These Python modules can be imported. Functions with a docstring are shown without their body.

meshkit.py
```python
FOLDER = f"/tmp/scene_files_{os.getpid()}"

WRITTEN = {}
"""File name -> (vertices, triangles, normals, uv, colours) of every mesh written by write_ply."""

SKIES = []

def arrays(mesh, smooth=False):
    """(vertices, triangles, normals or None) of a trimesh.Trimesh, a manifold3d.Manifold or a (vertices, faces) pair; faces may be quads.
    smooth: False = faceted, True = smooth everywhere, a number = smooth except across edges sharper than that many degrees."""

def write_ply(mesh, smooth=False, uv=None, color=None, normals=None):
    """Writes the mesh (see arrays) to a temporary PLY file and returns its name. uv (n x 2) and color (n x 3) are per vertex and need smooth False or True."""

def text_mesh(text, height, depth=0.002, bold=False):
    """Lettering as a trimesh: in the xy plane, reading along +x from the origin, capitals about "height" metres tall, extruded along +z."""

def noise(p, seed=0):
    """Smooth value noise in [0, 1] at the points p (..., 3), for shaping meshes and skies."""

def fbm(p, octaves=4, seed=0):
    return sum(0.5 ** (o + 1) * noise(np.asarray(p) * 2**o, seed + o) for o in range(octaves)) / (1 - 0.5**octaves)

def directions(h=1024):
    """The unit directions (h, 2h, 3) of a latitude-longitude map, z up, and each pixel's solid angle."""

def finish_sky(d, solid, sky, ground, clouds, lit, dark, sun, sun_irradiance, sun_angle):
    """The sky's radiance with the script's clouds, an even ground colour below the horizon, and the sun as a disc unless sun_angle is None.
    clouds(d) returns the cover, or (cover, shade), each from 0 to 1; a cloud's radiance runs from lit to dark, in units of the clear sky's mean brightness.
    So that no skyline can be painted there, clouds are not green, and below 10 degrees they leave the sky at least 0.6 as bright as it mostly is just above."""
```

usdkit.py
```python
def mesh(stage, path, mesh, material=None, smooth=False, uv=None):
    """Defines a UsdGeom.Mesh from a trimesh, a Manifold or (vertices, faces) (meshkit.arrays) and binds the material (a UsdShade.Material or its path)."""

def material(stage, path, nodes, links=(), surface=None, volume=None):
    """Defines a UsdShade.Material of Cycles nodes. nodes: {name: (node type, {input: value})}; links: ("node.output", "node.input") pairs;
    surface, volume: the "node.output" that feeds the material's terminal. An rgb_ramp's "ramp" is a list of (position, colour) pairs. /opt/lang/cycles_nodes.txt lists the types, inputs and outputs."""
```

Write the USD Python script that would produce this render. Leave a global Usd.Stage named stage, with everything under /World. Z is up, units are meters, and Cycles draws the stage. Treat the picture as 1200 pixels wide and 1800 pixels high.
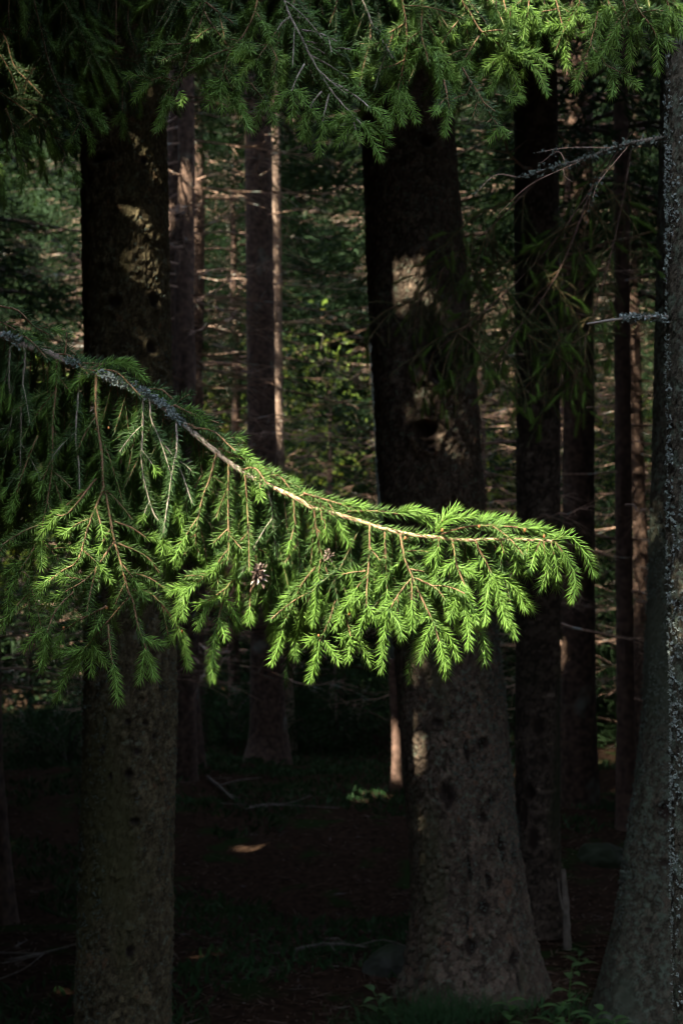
import math, numpy as np, trimesh, usdkit, meshkit
from pxr import Usd, UsdGeom, UsdLux, UsdShade, Gf, Sdf, Vt
from scipy.spatial import cKDTree

stage = Usd.Stage.CreateInMemory()
UsdGeom.SetStageUpAxis(stage, "Z")
W = UsdGeom.Xform.Define(stage, "/World")
rng = np.random.default_rng(11)

# ------------------------------------------------------------------ camera, sky, sun
F = 2500.0           # focal length in pixels of the 1200 x 1800 photograph (50 mm on 24 mm)
HOR = 1050.0         # row of the horizon
EYE = 1.65
cam = UsdGeom.Camera.Define(stage, "/World/camera")
cam.CreateHorizontalApertureAttr(24.0); cam.CreateVerticalApertureAttr(36.0)
cam.CreateFocalLengthAttr(50.0)
cam.CreateVerticalApertureOffsetAttr((HOR - 900) / 1200 * 24.0)
cam.CreateFStopAttr(11.0); cam.CreateFocusDistanceAttr(1.85)
cam.CreateClippingRangeAttr(Gf.Vec2f(0.05, 2000))
cam.AddTranslateOp().Set((0, 0, EYE)); cam.AddRotateXOp().Set(90.0)
cam.CreateExposureAttr(3.75)

SUN_EL, SUN_BACK = math.radians(47), math.radians(35)     # behind the camera, 35 degrees to its left
S = np.array([-math.sin(SUN_BACK) * math.cos(SUN_EL), -math.cos(SUN_BACK) * math.cos(SUN_EL), math.sin(SUN_EL)])
usdkit.material(stage, "/World/Looks/sky_light", {
    "s": ("sky_texture", {"sky_type": "single_scattering", "sun_disc": False, "sun_elevation": SUN_EL,
                          "sun_rotation": math.atan2(S[0], S[1]), "sun_direction": tuple(S)}),
    "h": ("hsv", {"saturation": 0.6}), "b": ("background_shader", {"strength": 0.15})}, [("s.color", "h.color"), ("h.color", "b.color")], surface="b.background")
dome = UsdLux.DomeLight.Define(stage, "/World/sky")
UsdShade.MaterialBindingAPI.Apply(dome.GetPrim()).Bind(UsdShade.Material.Get(stage, "/World/Looks/sky_light"))
dome.GetPrim().SetCustomDataByKey("kind", "structure")
sun = UsdLux.DistantLight.Define(stage, "/World/sun")
sun.CreateIntensityAttr(0.72); sun.CreateAngleAttr(0.53); sun.CreateColorAttr(Gf.Vec3f(1.0, 0.88, 0.67)); sun.CreateNormalizeAttr(True)
_z = S; _x = np.cross([0, 0, 1.0], _z); _x /= np.linalg.norm(_x); _y = np.cross(_z, _x)
sun.AddTransformOp().Set(Gf.Matrix4d(*_x, 0, *_y, 0, *_z, 0, 0, 0, 20, 1))
SU = np.stack([_x, _y], 1)            # world point -> coordinates across the sunlight

# ------------------------------------------------------------------ helpers
def at(px, py, d):
    return np.array([(px - 600) / F * d, d, EYE - (py - HOR) / F * d])

_names = {}
def free(path):
    n = _names.get(path, -1) + 1
    _names[path] = n
    return path if n == 0 else "%s_%03d" % (path, n)

def tag(p, label=None, cat=None, group=None, kind=None):
    for k, v in (("label", label), ("category", cat), ("group", group), ("kind", kind)):
        if v: p.SetCustomDataByKey(k, v)
    return p

def thing(name, label, cat, loc=(0, 0, 0), rz=0.0, scale=None, group=None, kind=None):
    x = UsdGeom.Xform.Define(stage, free("/World/" + name))
    x.AddTranslateOp().Set(tuple(map(float, loc)))
    if rz: x.AddRotateZOp().Set(math.degrees(rz))
    if scale: x.AddScaleOp().Set((scale,) * 3)
    tag(x.GetPrim(), label, cat, group, kind)
    LOC[str(x.GetPath())] = np.array(loc, float)
    return x.GetPrim()
LOC = {}

def obj(name, mesh, mat, parent=None, smooth=False, attrs=None, kind=None, label=None, cat=None, group=None):
    """One Mesh prim; world coordinates are made local to the top-level thing when it is not rotated or scaled."""
    v, f = (np.array(mesh.vertices), np.array(mesh.faces)) if hasattr(mesh, "vertices") else mesh
    base = str(parent.GetPath()) if parent else "/World"
    top = "/".join(base.split("/")[:3])
    if top in LOC: v = v - LOC[top]
    m = usdkit.mesh(stage, free(base + "/" + name), (v, f), "/World/Looks/" + mat, smooth)
    for k, a in (attrs or {}).items():
        UsdGeom.PrimvarsAPI(m).CreatePrimvar(k, Sdf.ValueTypeNames.FloatArray, "vertex").Set(Vt.FloatArray.FromNumpy(np.asarray(a, np.float32)))
    return tag(m.GetPrim(), label, cat, group, kind)

def copy_of(root, loc, rz, scale, label, group=None, cat=None):
    d = root.GetCustomData()
    r = thing(root.GetName().rstrip("0123456789_"), label, cat or d.get("category"), loc, rz, scale, group)
    r.GetReferences().AddInternalReference(root.GetPath()); r.SetInstanceable(True)
    return r

def cat_mesh(parts):
    vs, fs, n = [], [], 0
    for v, f in parts:
        vs.append(v); fs.append(f + n); n += len(v)
    return (np.vstack(vs), np.vstack(fs)) if vs else (np.zeros((0, 3)), np.zeros((0, 3), int))

def spline(pts, step):
    p = np.asarray(pts, float)
    if len(p) < 2: return p
    e = np.vstack([2 * p[0] - p[1], p, 2 * p[-1] - p[-2]])
    out = []
    for i in range(1, len(e) - 2):
        n = max(1, int(round(np.linalg.norm(e[i + 1] - e[i]) / step)))
        t = (np.arange(n) / n)[:, None]
        a, b, c, d = e[i - 1], e[i], e[i + 1], e[i + 2]
        out.append(0.5 * (2 * b + (c - a) * t + (2 * a - 5 * b + 4 * c - d) * t ** 2 + (3 * b - a - 3 * c + d) * t ** 3))
    return np.vstack(out + [p[-1:]])

def frames(p):
    t = np.gradient(p, axis=0); t /= np.linalg.norm(t, axis=1, keepdims=True) + 1e-12
    a = np.cross(t, np.where(np.abs(t[:, 1:2]) < 0.9, [0, 1.0, 0], [1.0, 0, 0])); a /= np.linalg.norm(a, axis=1, keepdims=True) + 1e-12
    return t, a, np.cross(t, a)

def tube(p, r, sides=5, rough=0.0):
    p = np.asarray(p, float); t, a, b = frames(p); n = len(p)
    r = np.broadcast_to(r, (n,))[:, None] * np.ones((1, sides))
    if rough: r = r * (1 + rough * (rng.random((n, sides)) - 0.5))
    g = np.arange(sides) * 2 * np.pi / sides
    v = p[:, None] + r[..., None] * (np.cos(g)[None, :, None] * a[:, None] + np.sin(g)[None, :, None] * b[:, None])
    i, j = np.meshgrid(np.arange(n - 1), np.arange(sides), indexing="ij")
    q = np.stack([i * sides + j, i * sides + (j + 1) % sides, (i + 1) * sides + (j + 1) % sides, (i + 1) * sides + j], -1).reshape(-1, 4)
    f = np.vstack([q[:, [0, 1, 2]], q[:, [0, 2, 3]]])
    v = v.reshape(-1, 3)
    m = len(v); v = np.vstack([v, p[:1], p[-1:]]); k = np.arange(sides)
    f = np.vstack([f, np.stack([np.full(sides, m), (k + 1) % sides, k], 1), np.stack([np.full(sides, m + 1), (n - 1) * sides + k, (n - 1) * sides + (k + 1) % sides], 1)])
    return v, f

def unit(v): return v / (np.linalg.norm(v, axis=-1, keepdims=True) + 1e-12)

def ground_z(x, y):
    x, y = np.asarray(x, float), np.asarray(y, float)
    p = np.stack([x, y, 0 * x], -1)
    z = 0.24 * (meshkit.fbm(p * 0.55 + 31.7, 3, 5) - 0.5) + 0.13 * (meshkit.fbm(p * 2.3 + 7, 4, 9) - 0.5) * np.clip(2 - np.hypot(x, y) / 40, 0, 1)
    z = z - 0.22 * np.exp(-((x + 0.2) ** 2 / 1.2 + (y - 8.2) ** 2 / 1.2)) + 0.10 * np.exp(-((x + 2.2) ** 2 / 4 + (y - 11.5) ** 2 / 2))
    far = np.clip(y - 15, 0, None)
    return z + 0.055 * far + 0.9 * (meshkit.fbm(p * 0.045 + 3, 3, 2) - 0.5) * np.clip(np.hypot(x, y - 6) / 12 - 0.8, 0, 2.5)

# ------------------------------------------------------------------ materials
def mat(name, nodes, links, surface="p.BSDF"): usdkit.material(stage, "/World/Looks/" + name, nodes, links, surface=surface)

def needle_mat(name, c0, c1, trans, tcol, ro=0.45, sp=0.28):
    mat(name, {"g": ("geometry", {}), "r": ("rgb_ramp", {"ramp": [(0, c0), (0.9, c1), (1.0, tuple(0.7 * np.array(c1) + 0.3 * np.array((0.16, 0.10, 0.03))))]}),
               "p": ("principled_bsdf", {"roughness": ro, "specular_ior_level": sp}),
               "t": ("translucent_bsdf", {"color": tcol}), "m": ("mix_closure", {"fac": trans})},
        [("g.random_per_island", "r.fac"), ("r.color", "p.base_color"), ("p.BSDF", "m.closure1"), ("t.BSDF", "m.closure2")], "m.closure")
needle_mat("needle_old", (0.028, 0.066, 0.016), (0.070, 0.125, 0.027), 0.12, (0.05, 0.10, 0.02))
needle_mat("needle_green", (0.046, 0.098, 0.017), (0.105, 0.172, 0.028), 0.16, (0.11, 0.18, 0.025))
needle_mat("needle_fresh", (0.096, 0.190, 0.030), (0.175, 0.272, 0.046), 0.26, (0.18, 0.28, 0.05))
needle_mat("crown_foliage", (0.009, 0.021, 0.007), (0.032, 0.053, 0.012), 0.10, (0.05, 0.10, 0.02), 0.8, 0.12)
needle_mat("young_foliage", (0.05, 0.11, 0.02), (0.12, 0.20, 0.035), 0.35, (0.20, 0.28, 0.04))
needle_mat("broad_leaf", (0.08, 0.13, 0.018), (0.17, 0.21, 0.03), 0.40, (0.26, 0.30, 0.04), 0.6, 0.2)
needle_mat("herb_leaf", (0.035, 0.085, 0.022), (0.06, 0.13, 0.03), 0.25, (0.08, 0.16, 0.03))
needle_mat("ground_leaf", (0.014, 0.040, 0.013), (0.032, 0.075, 0.022), 0.15, (0.05, 0.10, 0.03), 0.7, 0.15)
needle_mat("moss_green", (0.018, 0.035, 0.012), (0.04, 0.06, 0.02), 0.05, (0.04, 0.06, 0.02))
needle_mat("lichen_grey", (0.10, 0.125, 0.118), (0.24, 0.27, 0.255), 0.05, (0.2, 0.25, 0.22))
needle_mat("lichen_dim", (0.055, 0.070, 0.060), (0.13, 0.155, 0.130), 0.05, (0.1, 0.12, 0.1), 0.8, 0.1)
needle_mat("litter_brown", (0.04, 0.022, 0.014), (0.19, 0.105, 0.066), 0.0, (0.05, 0.03, 0.02))
needle_mat("cone_scale", (0.065, 0.045, 0.036), (0.15, 0.105, 0.085), 0.0, (0.05, 0.03, 0.02))
needle_mat("bud_brown", (0.16, 0.065, 0.022), (0.30, 0.14, 0.05), 0.0, (0.05, 0.03, 0.02))

def wood_mat(name, c0, c1, scale=220.0, rough=0.8, lichen=None, dist=0.002, spec=0.2):
    nodes = {"g": ("geometry", {}), "n": ("noise_texture", {"scale": scale, "detail": 4}), "n2": ("noise_texture", {"scale": scale * 0.12, "detail": 3}),
             "r": ("rgb_ramp", {"ramp": [(0.3, c0), (0.7, c1)]}), "b": ("bump", {"strength": 0.6, "distance": dist}),
             "p": ("principled_bsdf", {"roughness": rough, "specular_ior_level": spec})}
    links = [("g.position", "n.vector"), ("g.position", "n2.vector"), ("n.fac", "r.fac"), ("n.fac", "b.height"), ("b.normal", "p.normal")]
    if lichen:
        nodes["lr"] = ("rgb_ramp", {"ramp": [(lichen[0] - 0.04, (0, 0, 0)), (lichen[0] + 0.04, (1, 1, 1))]})
        nodes["mx"] = ("mix_color", {"b": lichen[1]})
        links += [("n2.fac", "lr.fac"), ("lr.color", "mx.fac"), ("r.color", "mx.a"), ("mx.result", "p.base_color")]
    else: links.append(("r.color", "p.base_color"))
    mat(name, nodes, links)
wood_mat("limb_wood", (0.10, 0.075, 0.06), (0.24, 0.20, 0.17), 300)
wood_mat("limb_wood_tan", (0.16, 0.095, 0.055), (0.36, 0.25, 0.17), 300)
wood_mat("twig_wood", (0.07, 0.041, 0.023), (0.165, 0.097, 0.055), 350)
wood_mat("twig_grey", (0.10, 0.085, 0.07), (0.24, 0.20, 0.17), 350)
wood_mat("fresh_stem", (0.13, 0.17, 0.04), (0.22, 0.22, 0.06), 350)
wood_mat("dead_wood", (0.11, 0.072, 0.055), (0.34, 0.225, 0.17), 60, 0.85, (0.62, (0.24, 0.27, 0.25)))
wood_mat("snag_wood", (0.05, 0.042, 0.035), (0.14, 0.125, 0.11), 30, 0.85)
wood_mat("far_bark", (0.024, 0.016, 0.013), (0.115, 0.074, 0.056), 22, 0.9, (0.68, (0.13, 0.14, 0.12)), 0.02)
wood_mat("sunlit_look_bark", (0.13, 0.09, 0.07), (0.34, 0.25, 0.20), 22, 0.9, None, 0.02)  # far bark lightened in colour so its trunk looks sunlit
wood_mat("red_bark", (0.045, 0.028, 0.022), (0.12, 0.076, 0.060), 22, 0.9, None, 0.02)
wood_mat("rock_grey", (0.016, 0.017, 0.015), (0.050, 0.052, 0.048), 14, 0.9, (0.50, (0.014, 0.020, 0.009)), 0.03)
wood_mat("soil", (0.007, 0.0048, 0.0036), (0.034, 0.021, 0.0145), 26, 0.95, (0.60, (0.012, 0.020, 0.007)), 0.02, 0.0)

def bark_mat(name, base0, base1, crevice, inner, lichen, lich_amt, moss):
    """Scaly spruce bark: 'plate' (random per scale), 'gap' (0 in the cracks) and 'knot' (dead black hollow) come with the mesh."""
    mat(name, {
        "ap": ("attribute", {"attribute": "plate"}), "ag": ("attribute", {"attribute": "gap"}), "ak": ("attribute", {"attribute": "knot"}),
        "g": ("geometry", {}), "n1": ("noise_texture", {"scale": 150.0, "detail": 6, "roughness": 0.65}), "n2": ("noise_texture", {"scale": 38.0, "detail": 6, "roughness": 0.7}), "n3": ("noise_texture", {"scale": 3.2, "detail": 4}),
        "mp": ("mapping", {"scale": (1, 1, 0.35)}),
        "rp": ("rgb_ramp", {"ramp": [(0, base0), (0.8, base1), (0.93, tuple(np.array(base1) * 1.15)), (1, inner)]}),
        "rn": ("rgb_ramp", {"ramp": [(0.3, (0.45, 0.45, 0.45)), (0.7, (1.5, 1.5, 1.5))]}),
        "mul": ("mix_color", {"blend_type": "multiply", "fac": 1.0, "use_clamp": False}),
        "rg": ("rgb_ramp", {"ramp": [(0.0, (0.15, 0.15, 0.15)), (0.35, (1, 1, 1))]}),
        "mg": ("mix_color", {"a": crevice}),
        "rl": ("rgb_ramp", {"ramp": [(lich_amt - 0.03, (0, 0, 0)), (lich_amt + 0.06, (1, 1, 1))]}),
        "ml": ("mix_color", {"b": lichen}),
        "rm": ("rgb_ramp", {"ramp": [(0.56, (0, 0, 0)), (0.68, (0.85, 0.85, 0.85))]}),
        "mm": ("mix_color", {"b": moss}),
        "mk": ("mix_color", {"b": (0.016, 0.011, 0.009)}),
        "b": ("bump", {"strength": 1.0, "distance": 0.005}),
        "p": ("principled_bsdf", {"roughness": 0.85, "specular_ior_level": 0.12})},
        [("g.position", "n1.vector"), ("g.position", "n2.vector"), ("g.position", "mp.vector"), ("mp.vector", "n3.vector"),
         ("ap.fac", "rp.fac"), ("n1.fac", "rn.fac"), ("rp.color", "mul.a"), ("rn.color", "mul.b"), ("ag.fac", "rg.fac"), ("rg.color", "mg.fac"), ("mul.result", "mg.b"),
         ("n2.fac", "rl.fac"), ("rl.color", "ml.fac"), ("mg.result", "ml.a"), ("n3.fac", "rm.fac"), ("rm.color", "mm.fac"), ("ml.result", "mm.a"),
         ("ak.fac", "mk.fac"), ("mm.result", "mk.a"), ("mk.result", "p.base_color"), ("n1.fac", "b.height"), ("b.normal", "p.normal")])
bark_mat("bark_brown", (0.033, 0.026, 0.015), (0.086, 0.071, 0.041), (0.017, 0.013, 0.008), (0.084, 0.046, 0.025), (0.095, 0.102, 0.072), 0.58, (0.048, 0.048, 0.020))
bark_mat("bark_large", (0.033, 0.025, 0.019), (0.088, 0.067, 0.051), (0.017, 0.012, 0.009), (0.074, 0.038, 0.023), (0.079, 0.089, 0.068), 0.57, (0.040, 0.043, 0.020))
bark_mat("bark_lichen", (0.020, 0.018, 0.013), (0.050, 0.046, 0.034), (0.010, 0.008, 0.006), (0.045, 0.030, 0.023), (0.057, 0.074, 0.056), 0.53, (0.034, 0.041, 0.029))
bark_mat("bark_birch", (0.028, 0.021, 0.017), (0.074, 0.057, 0.045), (0.008, 0.006, 0.005), (0.169, 0.139, 0.115), (0.084, 0.075, 0.065), 0.62, (0.022, 0.027, 0.015))

# ------------------------------------------------------------------ sunlight openings: crown foliage is cut away here to light chosen places
def pix_poly(pts, d): return np.array([at(x, y, d) for x, y in pts]) @ SU
def in_poly(q, poly):
    c = np.zeros(len(q), bool); n = len(poly)
    for i in range(n):
        a, b = poly[i], poly[i - 1]
        c ^= ((a[1] > q[:, 1]) != (b[1] > q[:, 1])) & (q[:, 0] < (b[0] - a[0]) * (q[:, 1] - a[1]) / (b[1] - a[1] + 1e-15) + a[0])
    return c
TIP = [(560, 860), (700, 790), (1130, 840), (1130, 1270), (470, 1270), (280, 1250), (268, 1040), (300, 940), (350, 870), (400, 860), (470, 890)]
CORNER = [(1075, -60), (1290, -60), (1290, 140), (1085, 165), (1100, 40)]
LIT = [pix_poly(TIP, d) for d in (1.72, 1.8, 1.88, 1.96)] + [pix_poly(CORNER, 1.95), pix_poly(CORNER, 2.05)]
def on_ground(px, py):
    d = np.arange(4.5, 30, 0.01); p = np.stack([(px - 600) / F * d, d, EYE - (py - HOR) / F * d], 1)
    return p[np.argmax(p[:, 2] < ground_z(p[:, 0], p[:, 1]))]
SPOTS = [(at(688, 452, 5.68), 0.075), (at(722, 475, 5.66), 0.065), (at(688, 502, 5.68), 0.06), (at(668, 440, 5.7), 0.045),        # patch on the big trunk
         (at(692, 1300, 12.3), 0.12), (at(694, 1345, 12.3), 0.12), (at(1158, 960, 5.55), 0.09), (at(1160, 1000, 5.55), 0.08)]
SPOTS += [(on_ground(x, y), r) for x, y, r in [(446, 1494, 0.115), (474, 1488, 0.10), (418, 1491, 0.08), (500, 1486, 0.07), (402, 1490, 0.045), (455, 1501, 0.05), (520, 1494, 0.04), (660, 1400, 0.15), (630, 1408, 0.10), (375, 1681, 0.10), (345, 1684, 0.07), (118, 1742, 0.08), (90, 1748, 0.06), (95, 1228, 0.2), (52, 1216, 0.14), (1090, 1391, 0.09)]]
SPOTS += [(at(x, y, 18.2), r) for x, y, r in [(352, 345, 0.16), (372, 400, 0.12), (365, 470, 0.2), (385, 520, 0.2), (345, 540, 0.14), (360, 580, 0.12), (410, 330, 0.12), (395, 450, 0.1)]]
for k in range(14): SPOTS.append((at(484, 60 + 52 * k, 15.0), 0.13))
NKEY = len(SPOTS)
_g = np.random.default_rng(99)
for k in range(190):                                            # gaps cut into the canopy to fleck the wood behind with sun
    _px, _py = [(330 + 320 * _g.random(), 130 + 720 * _g.random()), (330 + 320 * _g.random(), 130 + 720 * _g.random()), (-10 + 150 * _g.random(), 30 + 480 * _g.random()), (835 + 70 * _g.random(), 480 + 420 * _g.random())][k % 4]
    SPOTS.append((at(_px, _py, 13 + 9 * _g.random()), (0.05 + 0.12 * _g.random()) * (0.5 if k % 4 == 3 else 1.15)))
SPOT_UV = np.array([p @ SU for p, r in SPOTS]); SPOT_R = np.array([r for p, r in SPOTS])
THIN = [(pix_poly([(-120, 840), (300, 840), (330, 1290), (-120, 1290)], 1.92), 0.075), (pix_poly([(-120, 560), (120, 600), (330, 720), (420, 850), (-120, 860)], 1.92), 0.12), (pix_poly([(200, -150), (1110, -150), (1110, 290), (200, 290)], 2.03), 0.035), (pix_poly([(-150, -150), (220, -150), (220, 380), (-150, 380)], 2.6), 0.04), (pix_poly([(205, 60), (300, 60), (302, 680), (215, 680)], 4.45), 0.11), (pix_poly([(690, 520), (820, 520), (840, 900), (700, 900)], 5.68), 0.24), (pix_poly([(650, 415), (755, 425), (750, 535), (660, 525)], 5.68), 0.16)]
def thin_way(c, g):
    """Where crown sprays are thinned out at random to let partial sun through."""
    q = c @ SU; m = np.zeros(len(q), bool)
    for poly, keep in THIN: m |= in_poly(q, poly) & (g.random(len(q)) > keep)
    return m
def sunlit_way(c):
    q = c @ SU; m = np.zeros(len(q), bool)
    for poly in LIT: m |= in_poly(q, poly)
    d = np.linalg.norm(q[:, None] - SPOT_UV[None], axis=2) / SPOT_R
    return m | (d < 1).any(1)
def in_the_way(x, y, h, r):
    """Whether a tree of height h and radius r would stand in one of the main sunbeams."""
    d = -S[:2] / np.linalg.norm(S[:2])
    for P, q in SPOTS[:NKEY]:
        w = np.array([x, y]) - P[:2]; along = -(w @ d)
        if along > 0 and abs(w[0] * d[1] - w[1] * d[0]) < r + q and P[2] + along * math.tan(SUN_EL) < h + r: return True
    return False
def in_view(c, near=0.02, far=9.0, grow=20):
    y = np.maximum(c[:, 1], 1e-6); px = 600 + c[:, 0] / y * F; py = HOR - (c[:, 2] - EYE) / y * F
    gr_ = grow + 0.30 * F / y
    return (c[:, 1] > near) & (c[:, 1] < far) & (px > -gr_) & (px < 1200 + gr_) & (py > -gr_) & (py < 1800 + gr_)

# ------------------------------------------------------------------ ground
def build_ground():
    def axis(lo, hi, mid, fine, coarse):
        a = [mid]; 
        while a[-1] < hi: a.append(a[-1] + fine + coarse * abs(a[-1] - mid))
        b = [mid]
        while b[-1] > lo: b.append(b[-1] - fine - coarse * abs(b[-1] - mid))
        return np.array(b[:0:-1] + a)
    xs, ys = axis(-400, 400, 0.0, 0.06, 0.03), axis(-400, 500, 7.0, 0.06, 0.03)
    X, Y = np.meshgrid(xs, ys, indexing="ij")
    Z = ground_z(X, Y)
    Z = np.where(np.hypot(X, Y) > 150, np.minimum(Z, 9), Z)
    v = np.stack([X, Y, Z], -1).reshape(-1, 3); n = len(ys)
    i, j = np.meshgrid(np.arange(len(xs) - 1), np.arange(n - 1), indexing="ij")
    a = (i * n + j).ravel()
    f = np.vstack([np.stack([a, a + n, a + n + 1], 1), np.stack([a, a + n + 1, a + 1], 1)])
    obj("ground", (v, f), "soil", None, True, kind="structure")
build_ground()

def blades(base, tip, wid, bend=None, simple=False):
    """Narrow leaves: a folded diamond of 4 triangles from base to tip."""
    n = len(base); d = tip - base; L = np.linalg.norm(d, axis=1, keepdims=True)
    r = rng.normal(size=(n, 3)); s = unit(np.cross(d, r)); u = np.cross(unit(d), s)
    wid = np.broadcast_to(np.asarray(wid, float).reshape(-1, 1), (n, 1))
    mid = base + 0.45 * d + (bend if bend is not None else 0)
    if simple:
        v = np.stack([base, mid + s * wid / 2 + u * wid * 0.22, tip, mid - s * wid / 2 + u * wid * 0.22], 1).reshape(-1, 3); k = np.arange(n)[:, None] * 4
        return v, np.concatenate([k + [0, 1, 2], k + [0, 2, 3]])
    v = np.stack([base, mid + s * wid / 2 + u * wid * 0.22, mid - u * wid * 0.1, mid - s * wid / 2 + u * wid * 0.22, tip], 1).reshape(-1, 3)
    k = np.arange(n)[:, None] * 5
    f = np.concatenate([k + [0, 1, 2], k + [0, 2, 3], k + [1, 4, 2], k + [2, 4, 3]])
    return v, f

def ground_cover():
    # fallen needles and twigs
    n = 15000
    y = 4.6 + 11 * rng.random(n) ** 1.6; x = (rng.random(n) - 0.5) * 0.62 * y
    z = ground_z(x, y)
    b = np.stack([x, y, z + 0.004 + 0.006 * rng.random(n)], 1)
    a = rng.random(n) * 2 * np.pi; L = 0.02 + 0.14 * rng.random(n) ** 4
    t = b + np.stack([np.cos(a) * L, np.sin(a) * L, 0.012 * rng.normal(size=n)], 1)
    obj("fallen_twigs", blades(b, t, 0.004 + 0.006 * rng.random(n), simple=True), "litter_brown", kind="stuff", label="brown fallen needles and twig bits littering the dark forest floor", cat="litter")
    # moss and blueberry greens
    n = 60000
    y = 5.0 + 20 * rng.random(n); x = (rng.random(n) - 0.5) * 0.66 * y
    p = np.stack([x * 0.9, y * 0.9, 0 * x], 1)
    m = meshkit.fbm(p, 3, 21) + 0.010 * (y - 9)
    keep = m > 0.53; x, y = x[keep], y[keep]; n = len(x)
    b = np.stack([x, y, ground_z(x, y) - 0.005], 1)
    h = (0.02 + 0.035 * rng.random(n)) * (1 + 0.05 * (y - 5))
    t = b + np.stack([rng.normal(size=n) * h * 0.6, rng.normal(size=n) * h * 0.6, h], 1)
    obj("ground_greenery", blades(b, t, 0.35 * h, simple=True), "ground_leaf", kind="stuff", label="low dark green moss and berry plants covering the forest floor", cat="ground cover")
ground_cover()

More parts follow.
